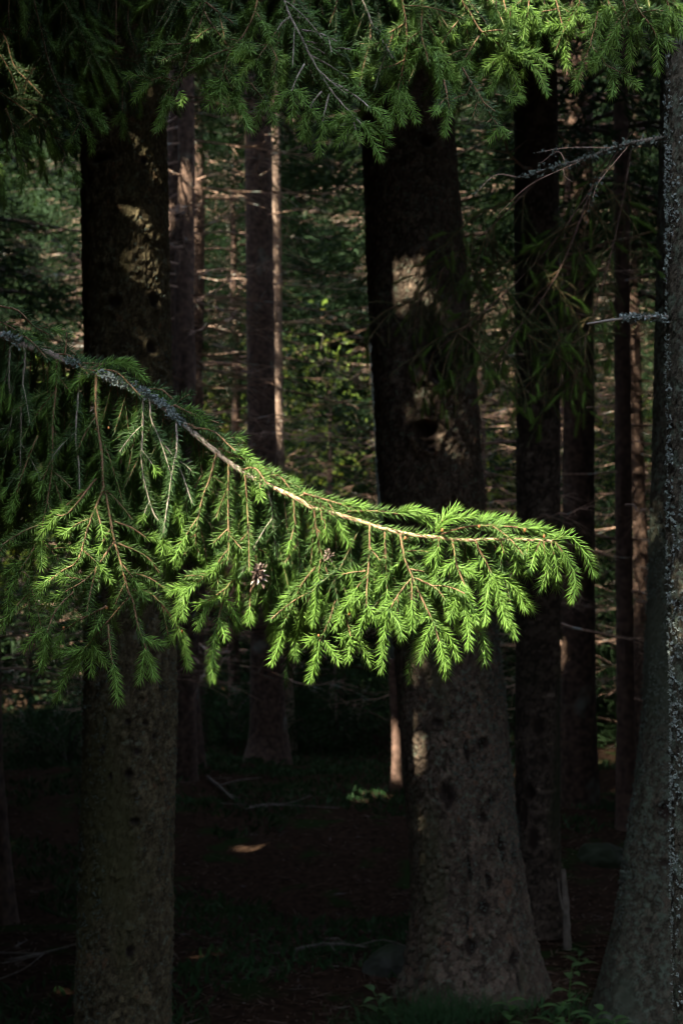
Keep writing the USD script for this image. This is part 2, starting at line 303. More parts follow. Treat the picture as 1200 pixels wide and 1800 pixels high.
# ------------------------------------------------------------------ near trunks
def trunk_surface(edges, D, top, zdetail, seed, plate=(0.016, 0.026), depth=0.006, knots=(), na=200, nz=700, flare=0.0, rtop=None, curl=0.0):
    """edges: (row, left, right) as seen at distance D. Returns a displaced trunk with bark scales."""
    g = np.random.default_rng(seed)
    E = np.array(edges, float); E = E[np.argsort(-E[:, 0])]
    z = EYE - (E[:, 0] - HOR) / F * D; cx = ((E[:, 1] + E[:, 2]) / 2 - 600) / F * D; r = (E[:, 2] - E[:, 1]) / 2 / F * D
    sl = (cx[-1] - cx[-3]) / (z[-1] - z[-3])
    z = np.append(z, [z[-1] + 3, top]); cx = np.append(cx, [cx[-1] + sl * 2.0, cx[-1] + sl * 2.6]); r = np.append(r, [r[-1] * 0.86, rtop or 0.03])
    g0 = float(ground_z(cx[0], D)) - 0.12
    if z[0] > g0: z = np.insert(z, 0, g0); cx = np.insert(cx, 0, cx[0] - (cx[1] - cx[0]) * 0.2); r = np.insert(r, 0, r[0] * (1.04 + flare))
    zz = np.concatenate([np.linspace(z[0], zdetail[0], 30, False) if zdetail[0] > z[0] + .05 else [], np.linspace(max(zdetail[0], z[0]), zdetail[1], nz), np.linspace(zdetail[1], top, 40)[1:]])
    C = np.interp(zz, z, cx); R = np.interp(zz, z, r)
    k = max(3, nz // 40); ker = np.hanning(2 * k + 1); ker /= ker.sum()
    C = np.convolve(np.pad(C, k, "edge"), ker, "valid"); R = np.convolve(np.pad(R, k, "edge"), ker, "valid")
    u = np.linspace(-1, 1, na, endpoint=False); th = -np.pi / 2 + np.pi * (0.62 * u + 0.38 * u ** 3)     # finer on the side we see
    T, ZZ = np.meshgrid(th, zz); RR = R[:, None] * np.ones_like(T)
    low = np.clip((g0 + 0.9 - ZZ) / 0.9, 0, 1)
    RR *= 1 + flare * low ** 2 * (0.35 + 0.65 * np.sin(T * 3 + seed) ** 2)
    P = np.stack([C[:, None] + RR * np.cos(T), D + RR * np.sin(T), ZZ], -1)
    RR = RR * (1 + 0.07 * (meshkit.fbm(P * 4.0 + seed, 3, seed) - 0.5))
    # bark scales
    rm = R[:int(len(R) * .8)].mean()
    q = np.stack([RR * np.cos(T) / plate[0], RR * np.sin(T) / plate[0], ZZ / plate[1]], -1).reshape(-1, 3)
    q = q + 1.0 * (np.stack([meshkit.noise(q * 0.35 + s, seed + s) for s in (0, 5, 9)], -1) - 0.5) * 2 + 0.55 * (np.stack([meshkit.noise(q * 1.7 + s, seed + s) for s in (1, 6, 8)], -1) - 0.5) * 2
    ns = int(min(260000, 2.0 * 2 * np.pi * rm / plate[0] * (zdetail[1] - zdetail[0] + 0.6) / plate[1]))
    st = g.random(ns) * 2 * np.pi; sz = zdetail[0] - 0.3 + (zdetail[1] - zdetail[0] + 0.6) * g.random(ns); sr = np.interp(sz, zz, R) * (1 + 0.05 * g.normal(size=ns))
    sp = np.stack([sr * np.cos(st) / plate[0], sr * np.sin(st) / plate[0], sz / plate[1]], -1)
    dist, idx = cKDTree(sp).query(q, k=2)
    gap = np.clip((dist[:, 1] - dist[:, 0]) / 0.45, 0, 1); pl = g.random(ns)[idx[:, 0]]
    tilt = (q[:, 2] - sp[idx[:, 0], 2])                                     # scales lift at their lower edge
    side = (q[:, 0] - sp[idx[:, 0], 0]) * np.cos(st[idx[:, 0]] + np.pi / 2) + (q[:, 1] - sp[idx[:, 0], 1]) * np.sin(st[idx[:, 0]] + np.pi / 2)
    fine = meshkit.fbm(P.reshape(-1, 3) * [95, 95, 60], 3, seed + 40) - 0.5; rough = meshkit.noise(P.reshape(-1, 3) * 7 + 3, seed)
    h = depth * 0.9 * fine + depth * (0.3 + 0.7 * rough) * (0.45 * (gap ** 0.6 - 1) + 0.5 * (pl - 0.5)) - depth * 0.35 * np.clip(tilt, -1, 1) + depth * curl * np.clip(side, -1, 1) * (pl - .5)
    h = h.reshape(T.shape); kn = np.zeros_like(T)
    for (kx, ky, kw, kh, dp) in knots:                                      # hollows and cracks: place in the photograph, half sizes, depth
        kz = EYE - (ky - HOR) / F * D; kc = np.interp(kz, zz, C); kr = np.interp(kz, zz, R)
        s = np.clip(((kx - 600) / F * D - kc) / kr, -0.97, 0.97); kt = -np.arccos(s)
        wob = 0.75 + 0.5 * meshkit.noise(P.reshape(-1, 3) * 45 + kx, int(ky)).reshape(T.shape)
        e = np.sqrt(((T - kt) * kr / (kw / F * D)) ** 2 + ((ZZ - kz) / (kh / F * D)) ** 2) * wob
        h -= dp * np.clip(1.15 - e, 0, 1) ** 0.7 - 0.35 * abs(dp) * np.exp(-((e - 1.35) / 0.3) ** 2)
        kn = np.maximum(kn, np.clip(1.25 - e, 0, 0.5) * 2)
    RR = RR + h
    v = np.stack([C[:, None] + RR * np.cos(T), D + RR * np.sin(T), ZZ], -1).reshape(-1, 3)
    i, j = np.meshgrid(np.arange(len(zz) - 1), np.arange(na), indexing="ij")
    a, b, c, d = i * na + j, i * na + (j + 1) % na, (i + 1) * na + (j + 1) % na, (i + 1) * na + j
    f = np.vstack([np.stack([a, b, c], -1).reshape(-1, 3), np.stack([a, c, d], -1).reshape(-1, 3)])
    axis = lambda h_: np.array([np.interp(h_, zz, C), D, h_])
    return (v, f), {"plate": pl, "gap": gap, "knot": kn.ravel()}, axis, (lambda h_: np.interp(h_, zz, R)), (D, zz, C, R)

def dead_branch(base, az, L, g, r0=0.008, droop=0.12, subs=9, curve=0.25, sides=4):
    d = np.array([math.cos(az), math.sin(az), 0.0]); s = np.linspace(0, 1, 9)
    side = np.array([-d[1], d[0], 0]) * g.normal() * 0.10
    p = base + np.outer(s * L, d) + np.outer(s ** 2 * L, side) + np.outer(L * (-droop * s + (curve * g.random()) * s ** 3), [0, 0, 1]) + 0.012 * L * np.cumsum(g.normal(size=(9, 3)), 0)
    out = [tube(p, r0 * (1 - 0.82 * s), sides)]
    for k in range(subs):
        t = 0.15 + 0.83 * g.random(); q0 = np.array([np.interp(t, s, p[:, c]) for c in range(3)])
        l = L * (0.15 + 0.35 * g.random()) * (1.1 - 0.6 * t); sg = 1 if g.random() < .5 else -1
        dd = unit(d * 0.8 + sg * np.array([-d[1], d[0], 0]) * (0.5 + 0.5 * g.random()) + np.array([0, 0, -0.5 * g.random() + 0.1]))
        w = np.linspace(0, 1, 5)[:, None]
        pp = q0 + w * l * dd + np.array([0, 0, -0.18 * l]) * w ** 2 + 0.03 * l * np.cumsum(g.normal(size=(5, 3)), 0) * w
        out.append(tube(pp, r0 * 0.30 * (1 - 0.8 * w[:, 0]), 3))
        for _ in range(2):
            tt = 1 + int(g.random() * 3); e = pp[tt] + unit(dd + 0.8 * g.normal(size=3)) * l * 0.35
            out.append(tube(np.array([pp[tt], 0.5 * (pp[tt] + e) + 0.01 * g.normal(size=3), e]), np.array([0.2, 0.14, 0.06]) * r0, 3))
    return out

def crown(axis, z0, z1, rmax, g, n, per, blade=(0.10, 0.022), open_way=True, avoid_view=True, z_full=None):
    """Spruce crown: drooping limbs that carry sprays of small foliage blades. Returns (limbs, foliage)."""
    limbs, B, T, w = [], [], [], []
    for k in range(n):
        u = (k + g.random()) / n; zc = z0 + (z1 - z0) * u
        L = rmax * (1 - u) ** 0.75 * (0.75 + 0.4 * g.random()) + 0.25; az = k * 2.399 + 0.5 * g.normal()
        d = np.array([math.cos(az), math.sin(az), 0.0]); s = np.linspace(0, 1, 7)
        p = axis(zc) + np.outer(s * L, d) + np.outer(L * (0.10 * s - 0.55 * s ** 2 + 0.28 * s ** 3), [0, 0, 1])
        limbs.append(tube(p, 0.022 * (L / 2 + .3) * (1 - 0.85 * s), 4))
        m = int(per * L / rmax) + 12; t = g.random(m) ** 0.8 * 0.93 + 0.07
        q = np.stack([np.interp(t, s, p[:, c]) for c in range(3)], 1)
        sd = np.array([-d[1], d[0], 0]); spread = 0.34 * L * (1.05 - t) + 0.10
        off = (g.random(m) * 2 - 1) * spread
        b = q + np.outer(off, sd) + np.outer(np.abs(off) * 0.4, d) + np.stack([0 * t, 0 * t, -np.abs(off) * 0.35 - 0.30 * g.random(m) ** 1.5 * np.minimum(L, 1.6) * 0.6], 1)
        dirn = unit(np.outer(0.6 + 0 * t, d) + np.outer(np.sign(off) * 0.7, sd) + np.stack([0 * t, 0 * t, -0.8 * g.random(m)], 1) + 0.45 * g.normal(size=(m, 3)))
        l = blade[0] * (0.6 + 0.9 * g.random(m))
        B.append(b); T.append(b + dirn * l[:, None]); w.append(blade[1] * (0.7 + 0.6 * g.random(m)))
    B, T, w = np.vstack(B), np.vstack(T), np.concatenate(w); c = (B + T) / 2
    keep = np.ones(len(B), bool)
    if open_way: keep &= ~thin_way(c, g) & ~sunlit_way(c) & ~((c[:, 0] > -0.2) & (c[:, 0] < 3.2) & (c[:, 1] < 2.9)) & ~((c[:, 0] > -0.75) & (c[:, 0] < 3.2) & (c[:, 1] < 1.0)) & ~((c[:, 0] > -1.25) & (c[:, 0] < 3.2) & (c[:, 1] < 0.55))      # crowns cut away over the glade to let more skylight onto the boughs
    if avoid_view: keep &= ~in_view(c)
    if open_way: limbs = [l for l in limbs if sunlit_way(l[0]).mean() < 0.04]
    if avoid_view: limbs = [l for l in limbs if not in_view(l[0]).any()]
    return cat_mesh(limbs), blades(B[keep], T[keep], w[keep], simple=True)

NEAR = {}
def near_tree(name, label, cat, edges, D, bark, seed, top=13.0, zdet=(0.0, 4.2), crown_args=None, deads=0, dead_z=(1.0, 4.0), dead_len=(0.5, 1.2), **kw):
    mesh, attrs, axis, rad, raw = trunk_surface(edges, D, top, zdet, seed, **kw)
    g = np.random.default_rng(seed + 100)
    b = axis(0.0); b[2] = float(ground_z(b[0], b[1]))
    t = thing(name, label, cat, b)
    obj("trunk", mesh, bark, t, True, attrs)
    for k in range(deads):
        z = dead_z[0] + (dead_z[1] - dead_z[0]) * (k + g.random()) / deads; az = g.random() * 2 * np.pi
        base = axis(z) + rad(z) * 0.9 * np.array([math.cos(az), math.sin(az), 0])
        L = dead_len[0] + (dead_len[1] - dead_len[0]) * g.random()
        obj("dead_branch", cat_mesh(dead_branch(base, az, L, g, 0.006 + 0.003 * g.random())), "dead_wood", t)
    if crown_args:
        l, f = crown(axis, g=g, **crown_args)
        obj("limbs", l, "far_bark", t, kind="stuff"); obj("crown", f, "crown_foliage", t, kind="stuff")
    NEAR[name + str(seed)] = (t, axis, rad, raw)
    return t, axis, rad, raw

left_tree = near_tree("spruce_tree", "straight grey-brown spruce trunk with scaly bark, leftmost of the two big trunks", "tree",
    [(0, 140, 288), (300, 143, 294), (600, 147, 300), (900, 148, 306), (1250, 148, 312), (1500, 140, 306), (1800, 131, 301)], 4.6, "bark_brown", 1, zdet=(0.2, 3.75),
    crown_args=dict(z0=4.3, z1=13, rmax=2.0, n=120, per=200, blade=(0.20, 0.065)), na=176, nz=580, plate=(0.017, 0.026), depth=0.013,
    knots=[(238, 1352, 8, 9, .02), (206, 1356, 5, 6, .012), (252, 1313, 6, 7, .012), (280, 1288, 4, 5, .01), (248, 1432, 9, 6, .014), (237, 1262, 6, 4, .012), (265, 1265, 6, 4, .012),
           (278, 540, 9, 12, .02), (275, 620, 11, 11, .02), (212, 545, 14, 10, .014), (186, 298, 18, 8, .02), (240, 1655, 7, 10, .01), (262, 300, 8, 6, .012), (192, 1310, 5, 10, .008)])
big_tree = near_tree("spruce_tree", "thickest spruce trunk with dark hollows, leaning slightly left behind the sunlit branch", "tree",
    [(0, 622, 790), (250, 636, 800), (500, 646, 822), (864, 667, 851), (1180, 695, 883), (1400, 712, 903), (1500, 720, 914), (1600, 726, 925), (1700, 722, 942), (1790, 704, 962)], 5.9, "bark_large", 2, zdet=(-0.15, 4.2),
    crown_args=dict(z0=5.2, z1=14, rmax=2.3, n=120, per=200, blade=(0.20, 0.065)), na=190, nz=620, plate=(0.020, 0.030), depth=0.015, flare=0.25,
    knots=[(755, 625, 20, 26, .05), (768, 668, 22, 18, .035), (744, 772, 20, 22, .045), (752, 795, 12, 10, .03), (745, 272, 14, 10, .03), (795, 505, 8, 8, .012), (842, 1298, 12, 10, .016), (811, 1310, 4, 22, .016), (779, 1385, 14, 22, .014),
           (855, 1395, 8, 6, .012), (872, 1478, 6, 28, .018), (815, 1508, 4, 26, .016), (848, 1530, 6, 15, .014), (840, 1575, 11, 13, .014), (816, 1640, 10, 13, .014), (888, 1662, 12, 12, .014), (893, 1700, 5, 16, .014), (838, 1425, 9, 8, .012), (760, 1262, 12, 8, .012), (812, 1600, 3, 14, .01)])
right_tree = near_tree("spruce_tree", "mossy grey spruce trunk leaning right, beside the lichen-covered trunk at the right edge", "tree",
    [(0, 1165, 1265), (560, 1152, 1258), (940, 1143, 1256), (1250, 1130, 1252), (1350, 1120, 1248), (1450, 1106, 1244), (1550, 1091, 1240), (1650, 1076, 1238), (1750, 1057, 1240), (1795, 1045, 1245)], 5.5, "bark_lichen", 3, zdet=(-0.15, 3.9),
    crown_args=dict(z0=4.9, z1=13, rmax=2.0, n=110, per=190, blade=(0.20, 0.065)), na=140, nz=480, plate=(0.014, 0.020), depth=0.010, flare=0.2, knots=[(1153, 1415, 13, 15, .012), (1125, 1618, 7, 5, .006), (1150, 1505, 10, 6, .008)])
lichen_tree = near_tree("lichen_spruce", "pale lichen-crusted thin trunk cut off by the right edge of the picture", "tree",
    [(0, 1171, 1330), (400, 1173, 1332), (700, 1173, 1334), (1000, 1174, 1336), (1300, 1181, 1340), (1500, 1180, 1342), (1800, 1187, 1352)], 2.7, "bark_lichen", 4, top=9, zdet=(0.6, 3.0),
    crown_args=dict(z0=3.2, z1=9, rmax=1.3, n=80, per=150, blade=(0.16, 0.05)), na=130, nz=520, plate=(0.010, 0.014), depth=0.006, curl=0.5)
birch = near_tree("birch_tree", "dark birch trunk with peeling pale patches, right behind the thickest trunk", "tree",
    [(0, 898, 975), (200, 903, 980), (600, 905, 984), (1000, 908, 985), (1300, 905, 984), (1500, 908, 985), (1660, 912, 992)], 7.0, "bark_birch", 5, zdet=(0, 4.6),
    crown_args=dict(z0=6.2, z1=13, rmax=2.0, n=80, per=170, blade=(0.20, 0.065)), na=90, nz=320, plate=(0.06, 0.022), depth=0.009, flare=0.1,
    knots=[(940, 1275, 10, 16, .02), (918, 1430, 6, 26, .02), (932, 1470, 10, 22, .02), (925, 1390, 10, 14, .016), (950, 1330, 8, 8, .012)], deads=9, dead_z=(1.3, 4.3), dead_len=(0.5, 1.3))
dark = [("spruce_tree", "dark trunk half hidden behind the leftmost big trunk, at its right edge", [(0, 294, 336), (700, 292, 340), (1250, 300, 352), (1345, 296, 360)], 13.0, "far_bark", 11, 26),
        ("spruce_tree", "dark straight trunk between the two big trunks, in front of the slim sunlit one", [(0, 428, 474), (700, 434, 484), (1150, 440, 497), (1300, 438, 506), (1338, 428, 512)], 14.0, "far_bark", 12, 34),
        ("spruce_tree", "slim sunlit pinkish trunk directly behind the dark trunk in the gap", [(0, 462, 490), (350, 466, 494), (700, 472, 497), (1150, 484, 512), (1325, 484, 522)], 15.2, "sunlit_look_bark", 13, 20),
        ("spruce_tree", "broad black trunk right of the birch, deep in shade", [(0, 990, 1040), (700, 990, 1044), (1200, 986, 1046), (1440, 980, 1052)], 11.0, "far_bark", 15, 20),
        ("pine_tree", "slender reddish-brown trunk between the birch and the leaning mossy trunk", [(0, 1076, 1104), (700, 1080, 1108), (1200, 1083, 1114), (1465, 1082, 1120)], 9.9, "red_bark", 16, 14),
        ("spruce_tree", "dark trunk at the left edge, low behind the branch tips", [(0, -70, -10), (900, -70, -5), (1340, -66, 5), (1600, -60, 26)], 7.4, "far_bark", 17, 12)]
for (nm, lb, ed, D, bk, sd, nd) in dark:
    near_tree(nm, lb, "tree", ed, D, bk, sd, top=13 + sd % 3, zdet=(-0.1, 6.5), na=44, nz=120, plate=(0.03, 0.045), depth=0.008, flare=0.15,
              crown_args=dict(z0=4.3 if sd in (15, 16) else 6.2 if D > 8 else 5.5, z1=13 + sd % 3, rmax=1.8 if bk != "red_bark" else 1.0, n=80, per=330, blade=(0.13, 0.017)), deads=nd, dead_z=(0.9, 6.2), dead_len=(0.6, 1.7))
# slim birch sapling at the big trunk's left side: reddish foot in the sun, pale lichened stem above
_p = spline([at(x, y, 12.3) for x, y in [(640, 200), (646, 420), (654, 650), (660, 740), (667, 870), (678, 1020), (689, 1180), (696, 1300), (697, 1385), (697, 1400)]], 0.06)[::-1]
_t = thing("slim_sapling", "slim curved sapling with a sunlit reddish foot at the thickest trunk's left side", "sapling", (_p[0][0], 12.3, float(ground_z(_p[0][0], 12.3))))
_r = np.interp(_p[:, 2], [0, 0.12, 0.5, 1.0, 3, 6], [0.062, 0.050, 0.040, 0.034, 0.018, 0.008]); _c = int(np.argmin(abs(_p[:, 2] - 1.1)))
obj("trunk", tube(_p[:_c + 1], _r[:_c + 1], 12, 0.16), "red_bark", _t, True)
obj("upper_trunk", tube(_p[_c:], _r[_c:], 8, 0.16), "lichen_grey", _t, True, label="pale blue-grey lichened upper stem")
_p = spline([at(x, y, 6.6) for x, y in [(990, 1528), (994, 1580), (996, 1640), (998, 1700)]], 0.03)
_t = thing("broken_snag", "short grey broken sapling stump standing between birch and leaning trunk", "stump", (_p[-1][0], 6.6, float(ground_z(_p[-1][0], 6.6))))
obj("stem", tube(_p, np.linspace(0.010, 0.022, len(_p)), 8, 0.25), "snag_wood", _t)
_q = spline([at(x, y, 6.58) for x, y in [(981, 1545), (983, 1570), (990, 1600)]], 0.03)
obj("split_side", tube(_q, np.linspace(0.003, 0.007, len(_q)), 5, 0.3), "snag_wood", _t)

# ------------------------------------------------------------------ unseen edge trees outside the frame, some added only to shade the wood (their trunks stand left of the view)
def edge_tree(x, y, z0, z1, rmax, seed, n, per, label):
    g = np.random.default_rng(seed); b = np.array([x, y, float(ground_z(x, y))])
    t = thing("spruce_tree", label, "tree", b)
    zz = np.linspace(b[2] - 0.1, z1, 40); p = np.stack([x + 0 * zz, y + 0 * zz, zz], 1)
    obj("trunk", tube(p, np.interp(zz, [0, z1], [0.17, 0.02]), 14, 0.05), "far_bark", t, True)
    l, f = crown(lambda h: np.array([x, y, h]), z0, z1, rmax, g, n, per, blade=(0.22, 0.08))
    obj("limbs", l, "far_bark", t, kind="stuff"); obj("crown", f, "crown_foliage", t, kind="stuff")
    return t
edge_tree(-2.05, 1.75, 3.2, 13, 2.3, 41, 180, 300, "spruce outside the left edge that carries the sunlit branch")
edge_tree(-3.9, 3.4, 2.0, 14, 2.4, 42, 180, 300, "spruce at the wood's edge left of the picture")
edge_tree(-5.8, 0.9, 3.0, 14, 2.2, 43, 160, 280, "spruce at the wood's edge farther left of the picture")
edge_tree(-4.4, 6.7, 3.5, 14, 2.3, 44, 150, 260, "spruce inside the wood left of the picture")
edge_tree(-2.9, -0.9, 3.4, 14, 1.9, 47, 160, 280, "unseen spruce added nearest to the glade, left of the picture, to shade the branches")  # added out of view to catch the sun before the upper boughs
edge_tree(-3.9, 9.4, 5.6, 14, 2.3, 48, 150, 300, "unseen spruce added left of the picture to keep sun off the trunks behind")  # added out of view as a sun blocker for the dark trunks
edge_tree(-6.6, 7.2, 2.5, 14, 2.3, 49, 150, 240, "spruce inside the wood beyond the left edge of the picture")
edge_tree(2.9, 4.6, 3.5, 13, 2.1, 45, 130, 240, "spruce inside the wood right of the picture")
edge_tree(-7.5, 4.8, 2.5, 14, 2.4, 46, 140, 240, "spruce inside the wood far left of the picture")

# ------------------------------------------------------------------ spruce boughs in the foreground
def needles(p, dens, L, ang, g, r=0.00062, curve=0.3, tip=True, thin=False, part=0.0):
    """Needles round the path p: spindles of 9 triangles, leaning forward, evenly spread round the twig."""
    seg = np.linalg.norm(np.diff(p, axis=0), axis=1); s = np.concatenate([[0], np.cumsum(seg)]); n = max(4, int(s[-1] * dens))
    u = (np.arange(n) + g.random(n)) / n * s[-1]
    q = np.stack([np.interp(u, s, p[:, c]) for c in range(3)], 1)
    t_, a_, b_ = frames(p); t = unit(np.stack([np.interp(u, s, t_[:, c]) for c in range(3)], 1)); a = unit(np.stack([np.interp(u, s, a_[:, c]) for c in range(3)], 1)); b = np.cross(t, a)
    ph = np.arange(n) * 2.39996 + 0.35 * g.normal(size=n)
    out = np.cos(ph)[:, None] * a + np.sin(ph)[:, None] * b
    out = unit(out + np.array([0, 0, 0.10]))                                  # a few more needles turn up to the light
    fr = u / s[-1]
    if part:                                                                  # needles part along the side turned to the open glade
        k_ = ~((out @ np.array([0.0, -0.97, 0.25]) > 0.5) & (g.random(n) < part))
        q, t, out, fr, n = q[k_], t[k_], out[k_], fr[k_], int(k_.sum())
    A = np.radians(ang) * (1 + 0.16 * g.normal(size=n)) * (1 - (0.55 * np.clip((fr - 0.82) / 0.18, 0, 1) if tip else 0))
    l = L * (0.82 + 0.32 * g.random(n)) * (0.72 + 0.28 * np.clip(fr / 0.12, 0, 1)) * (1 - 0.2 * np.clip((fr - 0.9) / 0.1, 0, 1))
    d0 = np.cos(A)[:, None] * t + np.sin(A)[:, None] * out
    d1 = unit(d0 + curve * t + 0.06 * g.normal(size=(n, 3)))
    m = q + d0 * (l * 0.5)[:, None]; e = m + d1 * (l * 0.5)[:, None]
    x = unit(np.cross(d0, t + 0.01)); y = np.cross(d0, x)
    if thin:
        v = np.stack([q + (np.cos(k) * x + np.sin(k) * y) * r * 1.35 for k in (0.3, 2.394, 4.489)] + [e], 1).reshape(-1, 3); k = np.arange(n)[:, None] * 4
        return v, np.concatenate([k + [i, (i + 1) % 3, 3] for i in range(3)])
    ring = [(np.cos(k) * x + np.sin(k) * y) for k in (0.3, 2.394, 4.489)]
    v = np.stack([q + c * r * 0.7 for c in ring] + [m + c * r for c in ring] + [e], 1).reshape(-1, 3)
    k = np.arange(n)[:, None] * 7
    f = np.concatenate([k + [i, (i + 1) % 3, 3 + (i + 1) % 3] for i in range(3)] + [k + [i, 3 + (i + 1) % 3, 3 + i] for i in range(3)] + [k + [3 + i, 3 + (i + 1) % 3, 6] for i in range(3)])
    return v, f

class Bough:
    def __init__(self, name, label, base, seed, cat="branch", group=None):
        self.t = thing(name, label, cat, base, group=group); self.g = np.random.default_rng(seed)
    def twig(self, lines, depth, spread=0.06, side=0.62, wood="twig_wood", green="needle_green", r=0.0016, slope=0.35, fresh="needle_fresh", side_len=0.055, thin=False, back=False, dens=1850, nl=0.0145, fresh_len=0.0165):
        """lines: [(kind, [(px, py), ...])]; m = needled twig, f = this year's shoot, b = bare. Later lines branch off the nearest earlier one."""
        g = self.g; done, woods, nd, shoots = [], [], [], []
        for kind, pts in lines:
            pts = np.array(pts, float)
            if done:
                allp = np.vstack([x[0] for x in done]); alld = np.concatenate([x[1] for x in done])
                d0 = alld[np.argmin(((allp - pts[0]) ** 2).sum(1))]
            else: d0 = depth
            run = np.concatenate([[0], np.cumsum(np.linalg.norm(np.diff(pts, axis=0), axis=1))]) / F * d0
            k = slope * (g.random() - 0.5) * 2 if not back else abs(slope) * (0.15 + 0.85 * g.random())
            dd = d0 + k * run + (0 if not done else -0.004 * run / (run[-1] + 1e-9))
            fine = max(2, int(run[-1] / 0.006))
            u = np.linspace(0, run[-1], fine)
            done.append((np.stack([np.interp(u, run, pts[:, 0]), np.interp(u, run, pts[:, 1])], 1), np.interp(u, run, dd)))
            P = spline([at(x, y, d) for (x, y), d in zip(pts, dd)], 0.008)
            if len(P) < 3: P = np.vstack([P[0], (P[0] + P[-1]) / 2, P[-1]])
            if kind == "f": shoots.append(P); continue
            L = run[-1]; rr = (r if len(done) == 1 else r * 0.75) * np.linspace(1, 0.6, len(P))
            woods.append(tube(P, rr, 5, 0.5))
            if kind == "b": continue
            nd.append(needles(P, dens, nl, 60, g, thin=thin, part=0.55))
            # side shoots in pairs along the twig
            if side > 0:
                t_, a_, b_ = frames(P); s = 0.02 + 0.02 * g.random(); sg = 1 if g.random() < .5 else -1
                nrm = unit(np.array([0.5 * g.normal(), -1.0, 0.3 * g.normal()]))
                while s < L * 0.97:
                    if g.random() < side:
                        i = int(s / L * (len(P) - 1)); sg = -sg
                        d = unit(t_[i] * 0.72 + sg * np.cross(nrm, t_[i]) * 0.62 + 0.28 * g.normal(size=3))
                        l = min(side_len * (0.5 + 0.9 * g.random()) * (1.25 - 0.6 * s / L), 0.11)
                        w = np.linspace(0, 1, max(4, int(l / 0.009)))[:, None]
                        pp = P[i] + d * l * w + np.array([0, 0, -0.30 * l]) * w ** 2
                        c = pp[-1]; old = green == "needle_old"
                        if g.random() < (0.25 if old else 0.45) + 0.3 * (s / L > 0.6):
                            h = max(2, int(len(pp) * 0.4)); woods.append(tube(pp[:h + 1], r * 0.55, 4)); nd.append(needles(pp[:h + 1], dens, nl * 0.95, 58, g, tip=False, thin=thin, part=0.5)); shoots.append(pp[h:])
                        else: woods.append(tube(pp, r * 0.5, 4)); nd.append(needles(pp, dens, nl * 0.95, 57, g, thin=thin, part=0.5))
                    s += 0.016 + 0.022 * g.random()
        if not woods: woods.append(tube(shoots[0][:3], r * .6, 4))
        tw = obj("twig", cat_mesh(woods), wood, self.t, True)
        if nd: obj("needles", cat_mesh(nd), green, tw, True, kind="stuff")
        for P in shoots:
            if len(P) < 3: P = np.vstack([P[0], (P[0] + P[-1]) / 2, P[-1]])
            m = cat_mesh([needles(P, 2300, fresh_len, 48, g, r=0.0006, curve=0.22, thin=thin, part=0.4), tube(P, 0.0009, 4)])
            sh = obj("fresh_shoot", m, fresh, tw, True)
        return tw
    def bud(self, px, py, d, r=0.0035):
        m = trimesh.creation.icosphere(2, r); g = self.g
        v = m.vertices * (1 + 0.35 * (meshkit.noise(m.vertices / r * 2.2 + px, int(py))[:, None] - 0.5)) * [0.8, 0.8, 1.25]
        obj("bud", (v + at(px, py, d), m.faces), "bud_brown", self.t, True)
    def cone_cluster(self, px, py, d, size, n=60):
        g = self.g; c = at(px, py, d)
        b = c + size * 0.35 * g.normal(size=(n, 3)) * [0.5, 0.5, 0.8]; o = unit(b - c + 0.3 * size * g.normal(size=(n, 3)))
        obj("old_cone", blades(b, b + o * size * 0.55 + [0, 0, -size * 0.1], size * 0.32), "cone_scale", self.t)

def L(s):
    """'m 1,2 3,4; f 5,6 7,8' -> lines"""
    out = []
    for part in s.split(";"):
        w = part.split()
        if w: out.append((w[0], [tuple(map(float, q.split(","))) for q in w[1:]]))
    return out

STEM = [(-60, 570), (0, 587), (38, 605), (88, 622), (122, 637), (169, 657), (219, 677), (248, 692), (280, 710), (309, 734), (358, 776), (396, 808), (431, 832), (475, 855), (519, 875), (551, 893), (597, 905), (649, 922), (705, 937), (767, 945), (828, 950), (855, 948), (930, 949), (975, 952)]
def stem_d(px): return float(np.interp(px, [-60, 300, 600, 975], [1.98, 1.88, 1.80, 1.74]))
main = Bough("spruce_bough", "long sunlit spruce branch reaching across the picture from the left, bright at its tip", at(-60, 570, 1.98), 7)
sp = spline([at(x, y, stem_d(x)) for x, y in STEM], 0.004)
# the limb goes on, out of the picture, to its tree
root = spline([np.array([-2.0, 1.78, 2.45]), np.array([-1.3, 1.9, 2.28]), np.array([-0.85, 1.97, 2.10]), sp[0]], 0.03)
limb = np.vstack([root[:-1], sp]); k = np.concatenate([np.linspace(0.020, 0.0052, len(root) - 1), np.interp(np.linspace(0, 1, len(sp)), [0, 0.35, 0.7, 1], [0.0052, 0.0042, 0.0030, 0.0018])])
cut = len(root) + int(len(sp) * 0.55)
obj("stem", tube(limb[:cut + 1], k[:cut + 1], 10, 0.34), "limb_wood", main.t, True)
obj("stem", tube(limb[cut:], k[cut:], 10, 0.34), "limb_wood_tan", main.t, True, label="pale tan outer end of the stem")
# needles standing along the stem
half = sp[int(len(sp) * 0.50):]
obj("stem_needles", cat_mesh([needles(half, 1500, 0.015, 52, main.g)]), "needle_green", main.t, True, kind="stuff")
obj("stem_needles", cat_mesh([needles(sp[:int(len(sp) * 0.50)], 1000, 0.014, 52, main.g)]), "needle_old", main.t, True, kind="stuff")

